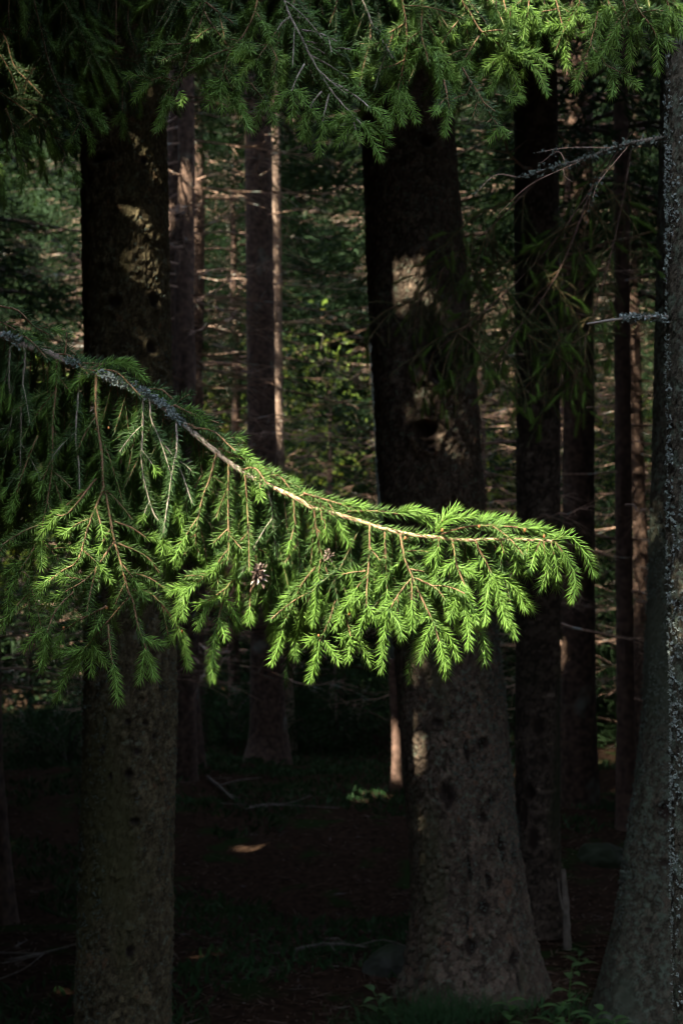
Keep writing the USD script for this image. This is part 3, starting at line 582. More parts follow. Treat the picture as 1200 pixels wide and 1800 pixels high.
OLD = dict(green="needle_old", wood="twig_grey")
TW = [("m 30,602 19,610 16,666 20,740 4,777", OLD), ("m 40,606 44,619 38,707 36,797 36,850", OLD), ("m 66,766 47,812 29,864; f 29,864 15,912", dict(side=.3)),
 ("m 99,630 99,677 93,739 92,812 85,870 77,911 70,940 53,975 32,1007; m 69,945 88,966 108,990; m 93,829 110,842 128,861; m 38,1005 51,1016 51,1075; f 51,1075 61,1094; f 32,1007 17,1037 12,1074; f 40,985 20,1000 8,1010; m 75,920 40,935 0,960; f 100,975 84,985", {}),
 ("m 140,650 137,701 133,768 138,812 140,861", OLD),
 ("m 169,657 169,666 168,718 172,753 178,791 182,855 187,873 198,937 210,981 226,1040 233,1054 242,1098 257,1142; f 257,1142 271,1191; f 255,1140 245,1196; f 250,1120 283,1135;"
  "m 184,853 157,920 137,984 110,1003 82,1025; f 82,1025 64,1050; f 90,1015 66,1032; m 169,841 120,902 100,905; m 200,953 157,1013 111,1042; f 111,1042 73,1066; f 120,1050 100,1080;"
  "m 225,1051 190,1092 143,1147; f 143,1147 118,1180 99,1229; f 148,1145 135,1180; f 160,1130 186,1168; f 150,1140 103,1150; m 190,1098 193,1135 198,1170; f 198,1168 203,1195 208,1233;"
  "m 130,1040 99,1072 82,1112; f 82,1112 70,1178; f 84,1105 60,1120 42,1141; m 187,1066 140,1090 111,1110; f 111,1108 96,1143; f 180,1080 165,1110;"
  "m 187,862 210,885 233,914; m 201,917 232,928 257,946; f 255,944 280,948 299,966; m 207,955 257,978 280,1007; m 230,1007 262,1016 297,1040; m 233,1037 262,1042 292,1072 319,1110; f 319,1108 327,1140 330,1172; f 316,1105 300,1128", dict(r=0.0021, side=.35)),
 ("m 251,695 251,747 249,812 257,861 273,908 289,923", OLD), ("m 309,734 311,780 306,823 295,882 287,937", OLD), ("m 262,700 271,753 312,815 338,885", OLD),
 ("m 306,712 324,724 344,759 352,811 357,852 355,884 344,942 351,980; m 344,940 315,955 290,975; f 296,970 278,1002; m 352,900 375,930 385,955", {}),
 ("m 380,797 370,837 355,878 345,930", dict(green="needle_green")),
 ("m 402,815 401,896 402,972 399,989; m 398,985 365,1008 332,1026; f 334,1024 318,1050 308,1092; f 330,1030 298,1040; m 388,997 352,1020 330,1035; f 345,1022 325,1045 322,1085; m 402,940 425,965; m 400,930 375,955", {}),
 ("m 431,832 434,878 440,928 449,972 449,995 437,1043 449,1075; m 435,997 410,1020 397,1035 388,1070 378,1113; f 378,1111 374,1150 373,1196; f 388,1050 362,1068 347,1103; f 392,1048 408,1070 419,1092; f 384,1085 395,1120; m 467,1011 490,1043 504,1061 525,1096; f 525,1094 519,1120 520,1156; f 510,1070 535,1085; m 497,1062 500,1085 499,1107; f 499,1105 490,1135 477,1165; b 455,1017 439,1040; m 440,930 415,960; m 445,960 470,975 480,995; f 449,1073 440,1090; m 400,1033 360,1060; f 362,1058 350,1065", dict(r=.0018)),
 ("m 516,880 518,910 523,953 525,977 527,1000 520,1030; m 524,955 500,990; m 527,990 545,1010", {}), ("m 470,850 478,900 482,950 490,985", OLD),
 ("m 551,893 557,937 565,972 577,1012 597,1068 607,1087; m 566,1008 555,1030 540,1058; m 554,997 531,1026 520,1050; m 586,1072 572,1105 561,1128; f 561,1126 556,1160 545,1196; f 570,1126 580,1140 595,1162; f 566,1115 540,1130; m 600,1075 612,1100 628,1120; f 628,1118 640,1145 650,1166; f 626,1118 616,1138 612,1160; f 622,1110 600,1125; m 556,930 580,950; m 575,1010 600,1020; f 590,1060 560,1075", dict(r=.0018)),
 ("m 567,893 572,930; f 571,915 574,945", dict(side=.2)),
 ("m 650,922 648,985 645,1027 643,1070; m 642,1004 620,1006 601,1010; f 648,1066 640,1088 632,1112; f 642,1040 622,1060; f 644,1062 660,1090; m 648,960 668,985", {}),
 ("m 676,935 678,989 680,1037; f 680,1035 678,1070; f 679,1010 662,1030", {}),
 ("m 703,938 711,981 724,1014 742,1054 765,1102; f 760,1095 748,1125 738,1160; f 765,1102 776,1140 783,1187; f 765,1100 790,1120 804,1156; f 755,1085 735,1088 711,1102; m 722,1018 705,1038 692,1058 684,1075; f 686,1070 675,1110 670,1180; f 684,1075 700,1095 706,1120; f 690,1060 670,1080; m 730,1016 767,1035 784,1058; f 780,1052 795,1080; m 716,1000 745,1005", dict(r=.0018)),
 ("m 771,945 770,962; f 770,955 767,990 763,1030; f 771,960 755,985", dict(side=.2)),
 ("m 795,950 803,995 817,1029; f 812,1022 802,1050 790,1087; f 817,1028 826,1060 836,1092; f 815,1030 820,1080 824,1138; m 825,1060 832,1102 847,1117; f 846,1114 852,1138 852,1164; f 800,985 780,1005; f 805,995 830,1010", {}),
 ("m 836,950 840,962 855,990 865,1010; f 863,1008 882,1050 903,1117; f 864,1008 890,1020 912,1045 922,1072; f 862,1006 855,1050 852,1094; f 866,1012 876,1050 890,1100; f 850,980 832,1000; f 858,995 840,1030", {}),
 ("f 900,950 908,970 907,1003", dict(side=0)), ("f 950,950 941,970 931,1004", dict(side=0)), ("f 955,952 958,975 962,1012", dict(side=0)), ("f 968,953 976,985 980,1014", dict(side=0)),
 ("f 975,952 995,980 1010,1015 1006,1054", dict(side=0)), ("f 970,950 1000,943 1028,972 1043,1010", dict(side=0)), ("f 962,1005 950,1034", dict(side=0)), ("f 930,950 925,975", dict(side=0)), ("f 880,950 885,972", dict(side=0)),
 # above the stem
 ("m 611,899 663,899 726,908; f 720,906 745,912 758,924; f 700,903 728,898 760,908", dict(side=.3)), ("f 767,930 780,912 801,896; f 765,935 790,915 830,908", dict(side=0)),
 ("m 775,940 810,928 850,924 900,926 925,930; f 900,926 940,930 985,945; f 870,925 900,915; f 830,925 860,912 885,914; f 920,930 950,930 972,942", dict(side=.5)),
 ("m 533,867 592,884 621,893; f 600,886 640,892", dict(side=.4)), ("m 387,788 430,808 475,829 527,858", dict(side=.5)), ("m 306,712 344,730 385,744", dict(side=.5, green="needle_old")), ("m 425,825 470,835 520,865", dict(side=.5)),
 ("m 330,745 370,765 400,795 440,812", dict(side=.4, green="needle_old")),
 ("m 0,538 32,546 58,572 90,590", dict(side=.5, green="needle_old")), ("m -20,560 10,570 44,590; f 44,588 65,588 88,612; f 40,585 62,605", dict(side=.2)), ("m 114,622 117,600 117,584", dict(side=.3, green="needle_old")),
 ("f 102,630 98,650 95,674", dict(side=0)), ("f 166,657 148,662 127,678", dict(side=0)), ("m 150,650 180,640 204,638; f 172,648 204,637 233,645 256,668; f 200,640 230,640", dict(side=.3)), ("m 130,640 160,638 178,640", dict(side=.3, green="needle_old")), ("f 176,752 172,772 180,785", dict(side=0))]
for s, kw in TW:
    l0 = L(s); kw = dict(kw); main.twig(l0, stem_d(l0[0][1][0][0]) - 0.004, **kw)
gb = np.random.default_rng(77)
# short old twigs over the upper side of the stem
for k in range(26):
    x0 = -10 + 600 * (k + gb.random()) / 26; y0 = float(np.interp(x0, [p[0] for p in STEM], [p[1] for p in STEM])); l = 45 + 55 * gb.random()
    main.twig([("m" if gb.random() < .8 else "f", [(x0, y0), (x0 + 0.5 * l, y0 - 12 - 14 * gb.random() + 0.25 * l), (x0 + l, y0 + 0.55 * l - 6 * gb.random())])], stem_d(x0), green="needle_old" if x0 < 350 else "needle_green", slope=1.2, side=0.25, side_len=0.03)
# the twigs of the far side of the branch, behind the front row
for k in range(90):
    x0 = -30 + 990 * ((k + gb.random()) / 90) ** 1.25; y0 = float(np.interp(x0, [p[0] for p in STEM], [p[1] for p in STEM]))
    full = np.interp(x0, [0, 250, 600, 800, 900, 960], [400, 380, 230, 170, 90, 40]) * (0.55 + 0.45 * gb.random()); dz = 0.03 + 0.16 * gb.random()
    n = 5; q = np.linspace(0, 1, n); off = 45 * gb.normal() * q + 0.10 * full * gb.normal() * q ** 2
    pts = [(x0 + o, y0 + 2 + full * u) for o, u in zip(off, q)]
    lit = x0 > 480  # darker needles picked more often outside the sunlit part, shade put into colour
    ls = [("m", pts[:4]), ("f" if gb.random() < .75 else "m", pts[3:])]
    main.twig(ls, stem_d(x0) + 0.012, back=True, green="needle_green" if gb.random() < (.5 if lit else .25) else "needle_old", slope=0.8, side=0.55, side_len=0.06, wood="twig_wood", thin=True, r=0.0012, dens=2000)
for (x, y) in [(640, 1004), (602, 1009), (613, 1079), (767, 1034), (842, 925), (922, 932), (956, 943), (188, 1069), (112, 1104), (52, 1014), (191, 752), (168, 756), (320, 1110), (560, 1117), (712, 946), (777, 932)]: main.bud(x, y, stem_d(x) - 0.012, 0.0016 + 0.0007 * gb.random())
main.cone_cluster(455, 1008, stem_d(455) - 0.01, 0.0155, 110); main.cone_cluster(577, 975, stem_d(577) - 0.01, 0.009, 50); main.cone_cluster(168, 718, stem_d(168) - 0.01, 0.011, 35)
for k in range(26):                                                      # fuller curtain at the left
    x0 = -40 + 330 * gb.random(); y0 = float(np.interp(x0, [p[0] for p in STEM], [p[1] for p in STEM])); full = (340 + 130 * gb.random()) * (0.6 + 0.4 * gb.random()); dx = 70 * gb.normal()
    main.twig([("m", [(x0, y0 + 40), (x0 + 0.2 * dx, y0 + 40 + 0.45 * full), (x0 + 0.6 * dx, y0 + 0.8 * full)]), ("f" if gb.random() < .8 else "m", [(x0 + 0.6 * dx, y0 + 0.8 * full), (x0 + 0.8 * dx, y0 + 0.9 * full), (x0 + dx, y0 + full)])], stem_d(x0) + 0.03, back=True, green="needle_green", slope=0.5, side=0.75, side_len=0.07, thin=True, r=0.0012, dens=2000)
# lichen on the stem
def lichen_on(name, pts, n, spread, size, parent, g, matn="lichen_grey", outward=None):
    c = np.array(pts); i = g.integers(0, len(c), n); b = c[i] + spread * g.normal(size=(n, 3))
    o = unit(g.normal(size=(n, 3)) + (outward if outward is not None else 0)); l = size * (0.5 + g.random(n))
    return obj(name, blades(b, b + o * l[:, None], l * 0.8), matn, parent, kind="stuff")
for a, b_, n in [(8, 40, 260), (118, 138, 240), (172, 236, 420), (240, 292, 340), (300, 320, 260)]:
    m = [(q + [0, -0.004, 0.002]) for q in sp if a < 600 + q[0] / q[1] * F < b_]
    lichen_on("lichen", m, n, 0.0026, 0.0042, main.t, gb)

# upper boughs ------------------------------------------------------
def bough(label, base_px, base_d, seed, limb_pts, defs, d, fill, group=None, lean=20, **common):
    b = Bough("spruce_bough", label, at(base_px[0], base_px[1], base_d), seed, group=group)
    lp = spline([at(x, y, dd) for x, y, dd in limb_pts], 0.02)
    obj("stem", tube(lp, np.linspace(0.009, 0.003, len(lp)), 8, 0.3), "limb_wood", b.t, True)
    for s, kw in defs: b.twig(L(s), d + 0.05 * b.g.normal(), **{**common, **kw})
    for (x0, x1, y0, y1, n, dd) in fill:                                        # shoots behind the front ones
        for k in range(n):
            x = x0 + (x1 - x0) * b.g.random(); y = y0 + 0.25 * (y1 - y0) * b.g.random() - 30; full = (y1 - y) * (0.55 + 0.45 * b.g.random())
            q = np.linspace(0, 1, 5); off = (40 * b.g.normal() + lean) * q
            pts = [(x + o, y + full * u) for o, u in zip(off, q)]
            kw = common
            b.twig([("m", pts[:4]), ("f" if b.g.random() < .55 else "m", pts[3:])], dd + 0.14 * b.g.random(), **{**kw, "slope": 0.5, "thin": True, "r": 0.0012, "dens": 2000, "green": "needle_old" if b.g.random() < .55 else "needle_green", "side": 0.6, "side_len": 0.06})
    return b
bough("top spruce branch left of the grey slanting twig, over the slim sunlit trunk", (400, -80), 2.15, 21, [(300, -90, 2.2), (400, -60, 2.15), (500, -40, 2.1), (600, -45, 2.1)], [
 ("m 380,-60 362,0 347,57 332,92 317,130 297,155 285,175; f 287,172 284,200 275,229; m 307,142 285,135 262,143; f 264,141 250,155 236,174; f 315,160 320,172 318,182; m 340,72 320,80; f 320,78 312,90 308,99; m 318,76 292,77; f 292,77 278,78 266,88; f 300,120 280,128; f 290,165 300,185", {}),
 ("m 362,3 390,25 410,40", dict(green="needle_old")), ("m 360,20 367,35 390,65 402,82", {}), ("m 475,-20 460,0 442,15; f 442,15 425,28 412,40", {}),
 ("m 455,-10 445,27 427,62 405,87 395,117 389,142; f 389,140 388,165 391,192; f 390,142 402,165 411,188; f 388,140 372,148 362,162; m 395,130 412,165; f 412,160 425,195 436,224; m 402,85 375,95 350,108; f 360,102 345,110; f 430,72 418,85 408,106; f 432,76 440,90; f 385,150 365,185; f 420,150 405,190", {}),
 ("m 520,-10 507,30 487,52 470,77 450,105; f 450,103 432,120 417,152; f 452,105 460,130 463,158; m 440,145 452,160 465,177; f 464,174 455,195 450,217; f 465,177 475,195 482,217; m 475,80 490,107; f 490,105 495,125 491,152; f 485,95 505,105; f 440,90 415,102; f 470,165 490,180", {})],
 2.05, [(330, 500, -60, 130, 30, 2.12)], lean=-20)
bough("top middle spruce branch with a grey twig slanting down right to the thickest trunk", (500, -90), 2.05, 22, [(400, -100, 2.1), (500, -70, 2.0), (600, -50, 2.0), (720, -45, 2.0)], [
 ("m 492,-60 500,0 510,27 527,60 545,97 565,132 585,162 610,192 635,217; f 635,215 652,240 668,278; f 636,217 660,225 682,250; f 630,212 610,225 594,252; f 625,205 600,205 588,220; m 535,112 522,135 512,160; f 512,158 498,165 484,187; f 512,160 515,180 511,209; f 514,158 530,165 535,182; m 565,160 552,175 542,190; f 543,188 535,210 530,237; f 545,190 560,205; m 578,165 572,190 566,215; f 566,213 565,240 559,269; f 566,213 580,225;"
  "m 510,28 495,40 487,52; m 530,52 560,57 592,72; m 547,97 580,115 612,137; f 610,135 625,145 633,162; m 580,140 630,172 650,190; f 645,185 665,198 680,220; m 520,30 550,32; m 540,72 575,80 602,98; m 556,120 590,150 610,165", dict(r=.002, wood="twig_grey", side=.4)),
 ("m 630,-20 637,0 647,22 655,45 672,70 690,102", dict(wood="twig_grey", green="needle_old")), ("m 710,-20 695,0 667,22 620,47; f 622,46 600,52 586,60; m 650,35 640,60", {}),
 ("m 704,-20 707,0 712,32 715,67 710,105 699,157; f 700,155 680,165 658,183; f 699,157 692,185 686,219; f 700,156 718,180 731,212; f 699,157 703,185 706,215; m 710,105 690,115 670,120; m 714,70 740,85; f 705,130 680,140; m 712,40 680,60 660,80", dict(r=.0018)),
 ("m 742,-20 742,0 741,62 750,95 752,108; f 745,78 730,95 719,122; f 750,80 768,100 770,140; f 765,100 772,135 771,172; f 740,50 720,70", {}), ("m 760,-30 765,10 775,45", {}),
 ("m 650,40 650,72 640,110 632,150", dict(green="needle_old")), ("m 690,60 680,92 665,125", dict(green="needle_old")), ("m 600,-30 590,10 580,40", dict(green="needle_old"))],
 2.0, [(480, 760, -70, 150, 60, 2.08), (540, 700, -40, 190, 14, 2.2)], lean=15)
bough("top spruce branch whose fan of shoots hangs over the peeling birch", (800, -90), 2.0, 23, [(700, -95, 2.05), (800, -60, 1.98), (880, -40, 1.95), (960, -30, 1.95)], [
 ("m 800,-40 812,0 825,20 842,50 870,72 890,95; f 889,93 862,110 835,143; f 889,95 875,125 857,163; f 890,95 905,135 917,173; f 891,94 925,105 948,130 961,164; f 890,94 940,95 965,118; m 842,62 827,85 812,107; f 813,105 806,135 796,168; f 812,107 790,125 775,150; m 817,22 792,52 772,82; f 773,80 768,110 772,140; f 772,80 750,95; f 812,100 825,120; f 855,62 890,70; m 846,56 880,52 900,60", dict(r=.0018)),
 ("m 935,-30 930,0 926,30; f 926,28 922,50 917,79; f 928,10 945,35; f 928,15 905,30", {}), ("f 897,10 895,40 888,64", dict(side=0)), ("f 872,0 871,15 870,34", dict(side=0)), ("m 880,-30 885,0 890,20; f 890,15 910,40", {}),
 ("m 812,118 825,140 842,165 862,202 877,222; f 877,220 868,235 860,243; f 878,221 884,230 888,237; m 842,165 835,190 830,205; m 850,180 870,195; m 830,145 815,175; m 868,205 855,215", dict(green="needle_old")),
 ("m 870,165 890,168; f 888,168 905,178", dict(green="needle_old")), ("f 790,165 793,185", dict(side=0)), ("m 780,140 790,190; f 788,185 782,235", dict(green="needle_old"))],
 1.97, [(760, 960, -60, 110, 40, 2.05), (780, 900, 0, 190, 9, 2.2)], lean=10)
bough("spruce branch in the top right corner with sun-touched outer shoots", (1080, -90), 2.0, 24, [(960, -90, 2.05), (1060, -60, 2.0), (1130, -50, 1.97), (1230, -60, 1.95)], [
 ("m 970,-20 980,10 988,43; f 988,41 993,80 996,119; f 987,42 965,45 946,56; f 988,40 1010,60; m 980,15 950,20", {}), ("m 1060,-30 1070,9; f 1070,8 1050,30 1029,58; f 1071,10 1080,45 1086,79; f 1069,10 1055,40 1050,75; m 1050,20 1045,50 1038,77 1056,99 1070,122; f 1069,120 1078,140 1074,168; f 1040,80 1045,100 1038,121; f 1062,80 1078,90 1085,110; f 1055,97 1040,108", {}),
 ("m 1090,-20 1101,27 1108,60; f 1107,55 1109,85 1106,115; f 1104,45 1125,65", {}), ("m 1110,-20 1121,14 1144,45 1155,68; f 1154,66 1157,95 1155,126; f 1150,58 1170,70 1180,83; f 1135,30 1120,50; f 1140,40 1165,45", {}), ("m 1165,-20 1178,18; f 1178,16 1190,35 1199,60; f 1175,10 1165,40", {}),
 ("m 1020,-30 1018,0 1010,30; f 1010,25 1000,45; f 1015,10 1030,35", {}), ("m 1140,-40 1155,-10 1190,10; f 1188,8 1210,30", {})],
 1.97, [(960, 1200, -70, 60, 34, 2.03)], lean=10)
bough("dim spruce branch in the top left corner, its twigs slanting down right", (-40, -20), 2.6, 25, [(-160, 20, 2.75), (-60, -10, 2.65), (40, -40, 2.6), (140, -70, 2.5)], [
 ("m 60,0 72,50 85,105 100,145 115,172 150,192; f 150,192 175,205 186,227; m 115,172 120,195; f 120,193 135,207 146,229; m 130,185 148,225; f 150,228 160,245 160,269; m 90,110 70,140; m 100,145 130,150; m 75,60 100,90", dict(green="needle_old")),
 ("m -10,40 10,67 25,115 50,142 77,172 100,200 112,212; f 112,210 130,230 135,259; f 110,205 95,215 98,232; m 25,115 60,130; m 50,142 40,172", dict(green="needle_old")),
 ("m -20,150 0,162 30,182 65,207 82,222 107,257 117,277; f 116,274 130,295 138,324; f 84,222 90,245 93,268; m 60,205 40,220; m 95,240 130,250", dict(green="needle_old")),
 ("m 0,95 15,120 37,172 45,190", dict(green="needle_old")), ("m 10,190 20,217 30,265; f 30,262 40,300 37,337; f 20,282 8,272; f 22,240 45,260", dict(green="needle_old")), ("f -5,280 3,312 4,346", dict(side=0)), ("f -15,310 0,335 8,360", dict(side=0)), ("f 38,-20 42,20 42,59", dict(side=0)), ("m 20,-30 15,20 20,60; f 50,-10 60,15", dict(green="needle_old"))],
 2.6, [(-20, 150, -40, 200, 44, 2.65), (-20, 70, 60, 330, 10, 2.7)], lean=40, fresh="needle_fresh")
bough("sparse shaded spruce twigs hanging in front of the upper left trunk", (204, -60), 3.0, 26, [(120, -90, 3.1), (204, -50, 3.0), (260, -40, 2.95)], [
 ("b 204,-50 204,0 204,92", dict(r=.0012)), ("m 204,90 187,120 178,126; f 180,122 172,128; m 200,110 217,140; f 217,142 218,160; m 215,150 215,197; f 214,195 205,207 199,217; f 215,197 217,215 216,239; m 200,100 240,110 262,128; m 225,140 235,170; m 195,130 190,170; m 205,120 250,150", dict(green="needle_old", side=.6)), ("f 245,-20 248,0 250,16", dict(side=0)), ("m 180,-30 170,30 160,60", dict(green="needle_old")), ("m 230,-30 225,40 240,90", dict(green="needle_old"))],
 3.0, [(150, 290, -40, 90, 16, 3.05), (185, 260, 110, 210, 8, 3.1)], lean=0)
# the shaded branch further in, with pale green tips
b = Bough("spruce_bough", "shaded hanging spruce branch with a row of pale green tips in front of the birch", at(1100, 240, 5.1), 27)
for limb_ in ([(1110, 230, 5.2), (1040, 330, 5.0), (960, 440, 4.9), (860, 540, 4.8), (760, 620, 4.75)], [(1040, 330, 5.0), (980, 480, 4.85), (900, 590, 4.75), (840, 660, 4.7)], [(1110, 260, 5.2), (1080, 420, 5.0), (1040, 560, 4.9), (1010, 660, 4.85)], [(960, 300, 5.2), (860, 400, 5.1), (780, 470, 5.0), (720, 540, 4.95)]):
    lp_ = spline([at(*q) for q in limb_], 0.02); obj("stem", tube(lp_, np.linspace(0.004, 0.0012, len(lp_)), 6, 0.3), "far_bark", b.t, True)
    for k in range(20):
        u = (0.12 + 0.88 * b.g.random()) * (len(limb_) - 1); i = min(int(u), len(limb_) - 2); q = np.array(limb_[i]) * (1 - u + i) + np.array(limb_[i + 1]) * (u - i)
        ln = 45 + 65 * b.g.random(); dx = 1.1 * b.g.normal() - 0.45
        pts = [(q[0], q[1]), (q[0] + 0.35 * dx * ln, q[1] + 0.35 * ln), (q[0] + 0.55 * dx * ln, q[1] + 0.72 * ln), (q[0] + 0.65 * dx * ln, q[1] + ln)]
        ls = [("m", pts)] + ([("f", [pts[-1], (pts[-1][0] + 6 * b.g.normal(), pts[-1][1] + 26)])] if q[1] + ln > 560 else [])
        b.twig(ls, q[2], thin=True, dens=800, nl=0.017, r=0.002, slope=0.6, green="needle_old", side=0.9, side_len=0.11, fresh_len=0.018)

# lichened dead twigs of the right-hand trunk ------------------------
def lichen_twig(label, pts, d, r, seed, n, twigs, lm='lichen_dim'):
    g = np.random.default_rng(seed); P = spline([at(x, y, dd) for x, y, dd in pts], 0.006)
    t = thing("dead_branch", label, "branch", P[0])
    obj("stem", tube(P, np.linspace(r, r * 0.45, len(P)), 7, 0.4), "snag_wood", t, True)
    lichen_on("lichen", P[: int(len(P) * twigs[0])], n, r * 0.8, r * 1.7, t, g, lm, outward=np.array([0, -0.3, -0.3]))
    for k in range(twigs[1]):
        i = int(g.integers(len(P) // 4, len(P))); e = P[i] + np.array([-0.10, 0.05, -0.05]) * (0.5 + g.random()) + 0.05 * g.normal(size=3)
        q = spline([P[i], (P[i] + e) / 2 + 0.015 * g.normal(size=3), e], 0.01); obj("side_twig", tube(q, np.linspace(r * .22, r * .08, len(q)), 4), "dead_wood", t)
        if g.random() < .6: lichen_on("lichen", q[len(q) // 2:], 16, r * .6, r * 1.3, t, g, lm, outward=np.array([0, 0, -.5]))
lichen_twig("short straight dead twig with grey lichen sticking left out of the right edge trunk", [(1180, 557, 2.7), (1130, 557, 2.66), (1085, 561, 2.62), (1031, 569, 2.58)], 2.7, 0.0042, 61, 260, (0.62, 0), 'lichen_grey')
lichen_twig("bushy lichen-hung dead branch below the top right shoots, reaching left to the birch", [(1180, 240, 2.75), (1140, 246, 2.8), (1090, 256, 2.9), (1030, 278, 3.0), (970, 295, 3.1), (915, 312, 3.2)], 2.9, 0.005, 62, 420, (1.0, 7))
# lichen tufts over the right edge trunk
def trunk_lichen(tree, n, size, seed, zr, matn="lichen_grey", arc=(-np.pi, 0)):
    t, axis, rad, (D, zz, C, R) = tree; g = np.random.default_rng(seed)
    z = zr[0] + (zr[1] - zr[0]) * g.random(n); th = arc[0] + (arc[1] - arc[0]) * g.random(n)
    p = np.stack([z * 3, th * 2, 0 * z], 1); keep = meshkit.fbm(p * 1.5, 3, seed) > 0.42; z, th = z[keep], th[keep]; n = len(z)
    o = np.stack([np.cos(th), np.sin(th), 0 * th], 1); c = np.stack([np.interp(z, zz, C), D + 0 * z, z], 1) + o * np.interp(z, zz, R)[:, None]
    m = 5; b = np.repeat(c, m, 0) + size * 0.25 * g.normal(size=(n * m, 3)); d = unit(np.repeat(o, m, 0) * 0.35 + 0.8 * g.normal(size=(n * m, 3)) + [0, 0, -0.2]); l = size * (0.4 + g.random(n * m))
    obj("lichen", blades(b, b + d * l[:, None], l * 0.75), matn, t, kind="stuff")
trunk_lichen(lichen_tree, 4600, 0.0048, 71, (0.7, 3.0), arc=(-np.pi * 1.08, -np.pi * 0.35))
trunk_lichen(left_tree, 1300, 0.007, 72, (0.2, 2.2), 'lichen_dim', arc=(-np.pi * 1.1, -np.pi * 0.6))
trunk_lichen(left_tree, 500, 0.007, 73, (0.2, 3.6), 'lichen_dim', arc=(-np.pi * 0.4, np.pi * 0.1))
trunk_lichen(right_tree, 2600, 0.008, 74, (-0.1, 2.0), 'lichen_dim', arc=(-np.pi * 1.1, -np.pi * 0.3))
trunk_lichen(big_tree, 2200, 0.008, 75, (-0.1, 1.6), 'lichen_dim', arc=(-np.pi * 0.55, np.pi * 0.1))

# ------------------------------------------------------------------ plants and stones at the foot of the trunks
def rock(px, py, d, rx, rz, seed, label):
    m = trimesh.creation.icosphere(4, 1.0); v = m.vertices.copy()
    v *= (0.72 + 0.5 * meshkit.fbm(v * 1.3 + seed, 4, seed))[:, None] * [rx, rx * 0.85, rz]
    v += 0.02 * rx * (meshkit.fbm(v * 40, 3, seed)[:, None] - 0.5) * unit(v)
    c = at(px, py, d); c[2] = float(ground_z(c[0], c[1])) + rz * 0.05
    obj("rock", (v + c, m.faces), "rock_grey", None, True, label=label, cat="rock")
rock(686, 1690, 6.3, 0.13, 0.11, 3, "dark mossy stone against the left foot of the thickest trunk")
rock(1060, 1505, 9.0, 0.17, 0.13, 4, "pale stone on the dark floor left of the leaning mossy trunk")
rock(1160, 1770, 4.9, 0.10, 0.09, 5, "small pale stone in front of the leaning mossy trunk's foot")

def leaf(base, d, up, l, w):
    s = np.linspace(0, 1, 7); prof = np.sin(np.pi * s ** 0.75) * w / 2 + 0.0008; sd = unit(np.cross(d, up)); n = np.cross(sd, d)
    mid = base + np.outer(s * l, d) - np.outer(0.45 * l * s ** 2, [0, 0, 1])
    v = np.stack([mid - prof[:, None] * sd + 0.25 * prof[:, None] * n, mid, mid + prof[:, None] * sd + 0.25 * prof[:, None] * n], 1).reshape(-1, 3)
    f = []
    for i in range(6):
        for j in (0, 1): a = i * 3 + j; f += [[a, a + 1, a + 4], [a, a + 4, a + 3]]
    return v, np.array(f)
def herb(px, py, d, h, n, seed, label):
    g = np.random.default_rng(seed); c = at(px, py, d); c[2] = float(ground_z(c[0], c[1]))
    t = thing("woodland_herb", label, "plant", c, group=None)
    top = c + np.array([0.03 * g.normal(), 0.03 * g.normal(), h]); P = spline([c - [0, 0, .01], (c + top) / 2 + 0.01 * g.normal(size=3), top], 0.02)
    obj("stem", tube(P, np.linspace(0.003, 0.0015, len(P)), 5), "herb_leaf", t)
    for k in range(n):
        u = 0.25 + 0.75 * (k + 0.5) / n; az = k * 2.4 + g.normal() * 0.3; b = np.array([np.interp(u, np.linspace(0, 1, len(P)), P[:, q]) for q in range(3)])
        obj("leaf", leaf(b, unit(np.array([math.cos(az), math.sin(az), 0.55])), np.array([0, 0, 1.0]), (0.07 + 0.05 * g.random()) * (1.2 - 0.4 * u), 0.026 + 0.01 * g.random()), "herb_leaf", t, True)
for i, (px, py, d, h, n, lb) in enumerate([(1000, 1790, 5.2, 0.26, 9, "tallest leafy herb beside the right foot of the thickest trunk"), (1030, 1800, 5.0, 0.17, 7, "broad-leaved herb right of the tallest herb"), (965, 1800, 5.1, 0.15, 6, "low herb left of the tallest herb"),
        (1085, 1805, 5.0, 0.13, 6, "low herb in front of the leaning mossy trunk"), (880, 1812, 5.15, 0.12, 6, "small herb in front of the thickest trunk's foot"), (660, 1800, 5.4, 0.13, 7, "small herb left of the thickest trunk's foot"), (1120, 1812, 4.7, 0.10, 6, "tiny herb beside the small pale stone"), (1010, 1690, 6.2, 0.10, 5, "small herb beside the grey broken stump")]):
    herb(px, py, d, h, n, 200 + i, lb)
g5 = np.random.default_rng(5); n = 700
_x = at(770, 1790, 5.35)[0] + 0.16 * g5.normal(size=n); _y = 5.35 + 0.12 * g5.normal(size=n); _b = np.stack([_x, _y, ground_z(_x, _y)], 1); _h = 0.05 + 0.09 * g5.random(n)
obj("grass_tuft", blades(_b, _b + np.stack([0.05 * g5.normal(size=n), 0.05 * g5.normal(size=n), _h], 1), 0.004), "ground_leaf", kind="stuff", label="dark grass tuft at the foot of the thickest trunk", cat="grass")

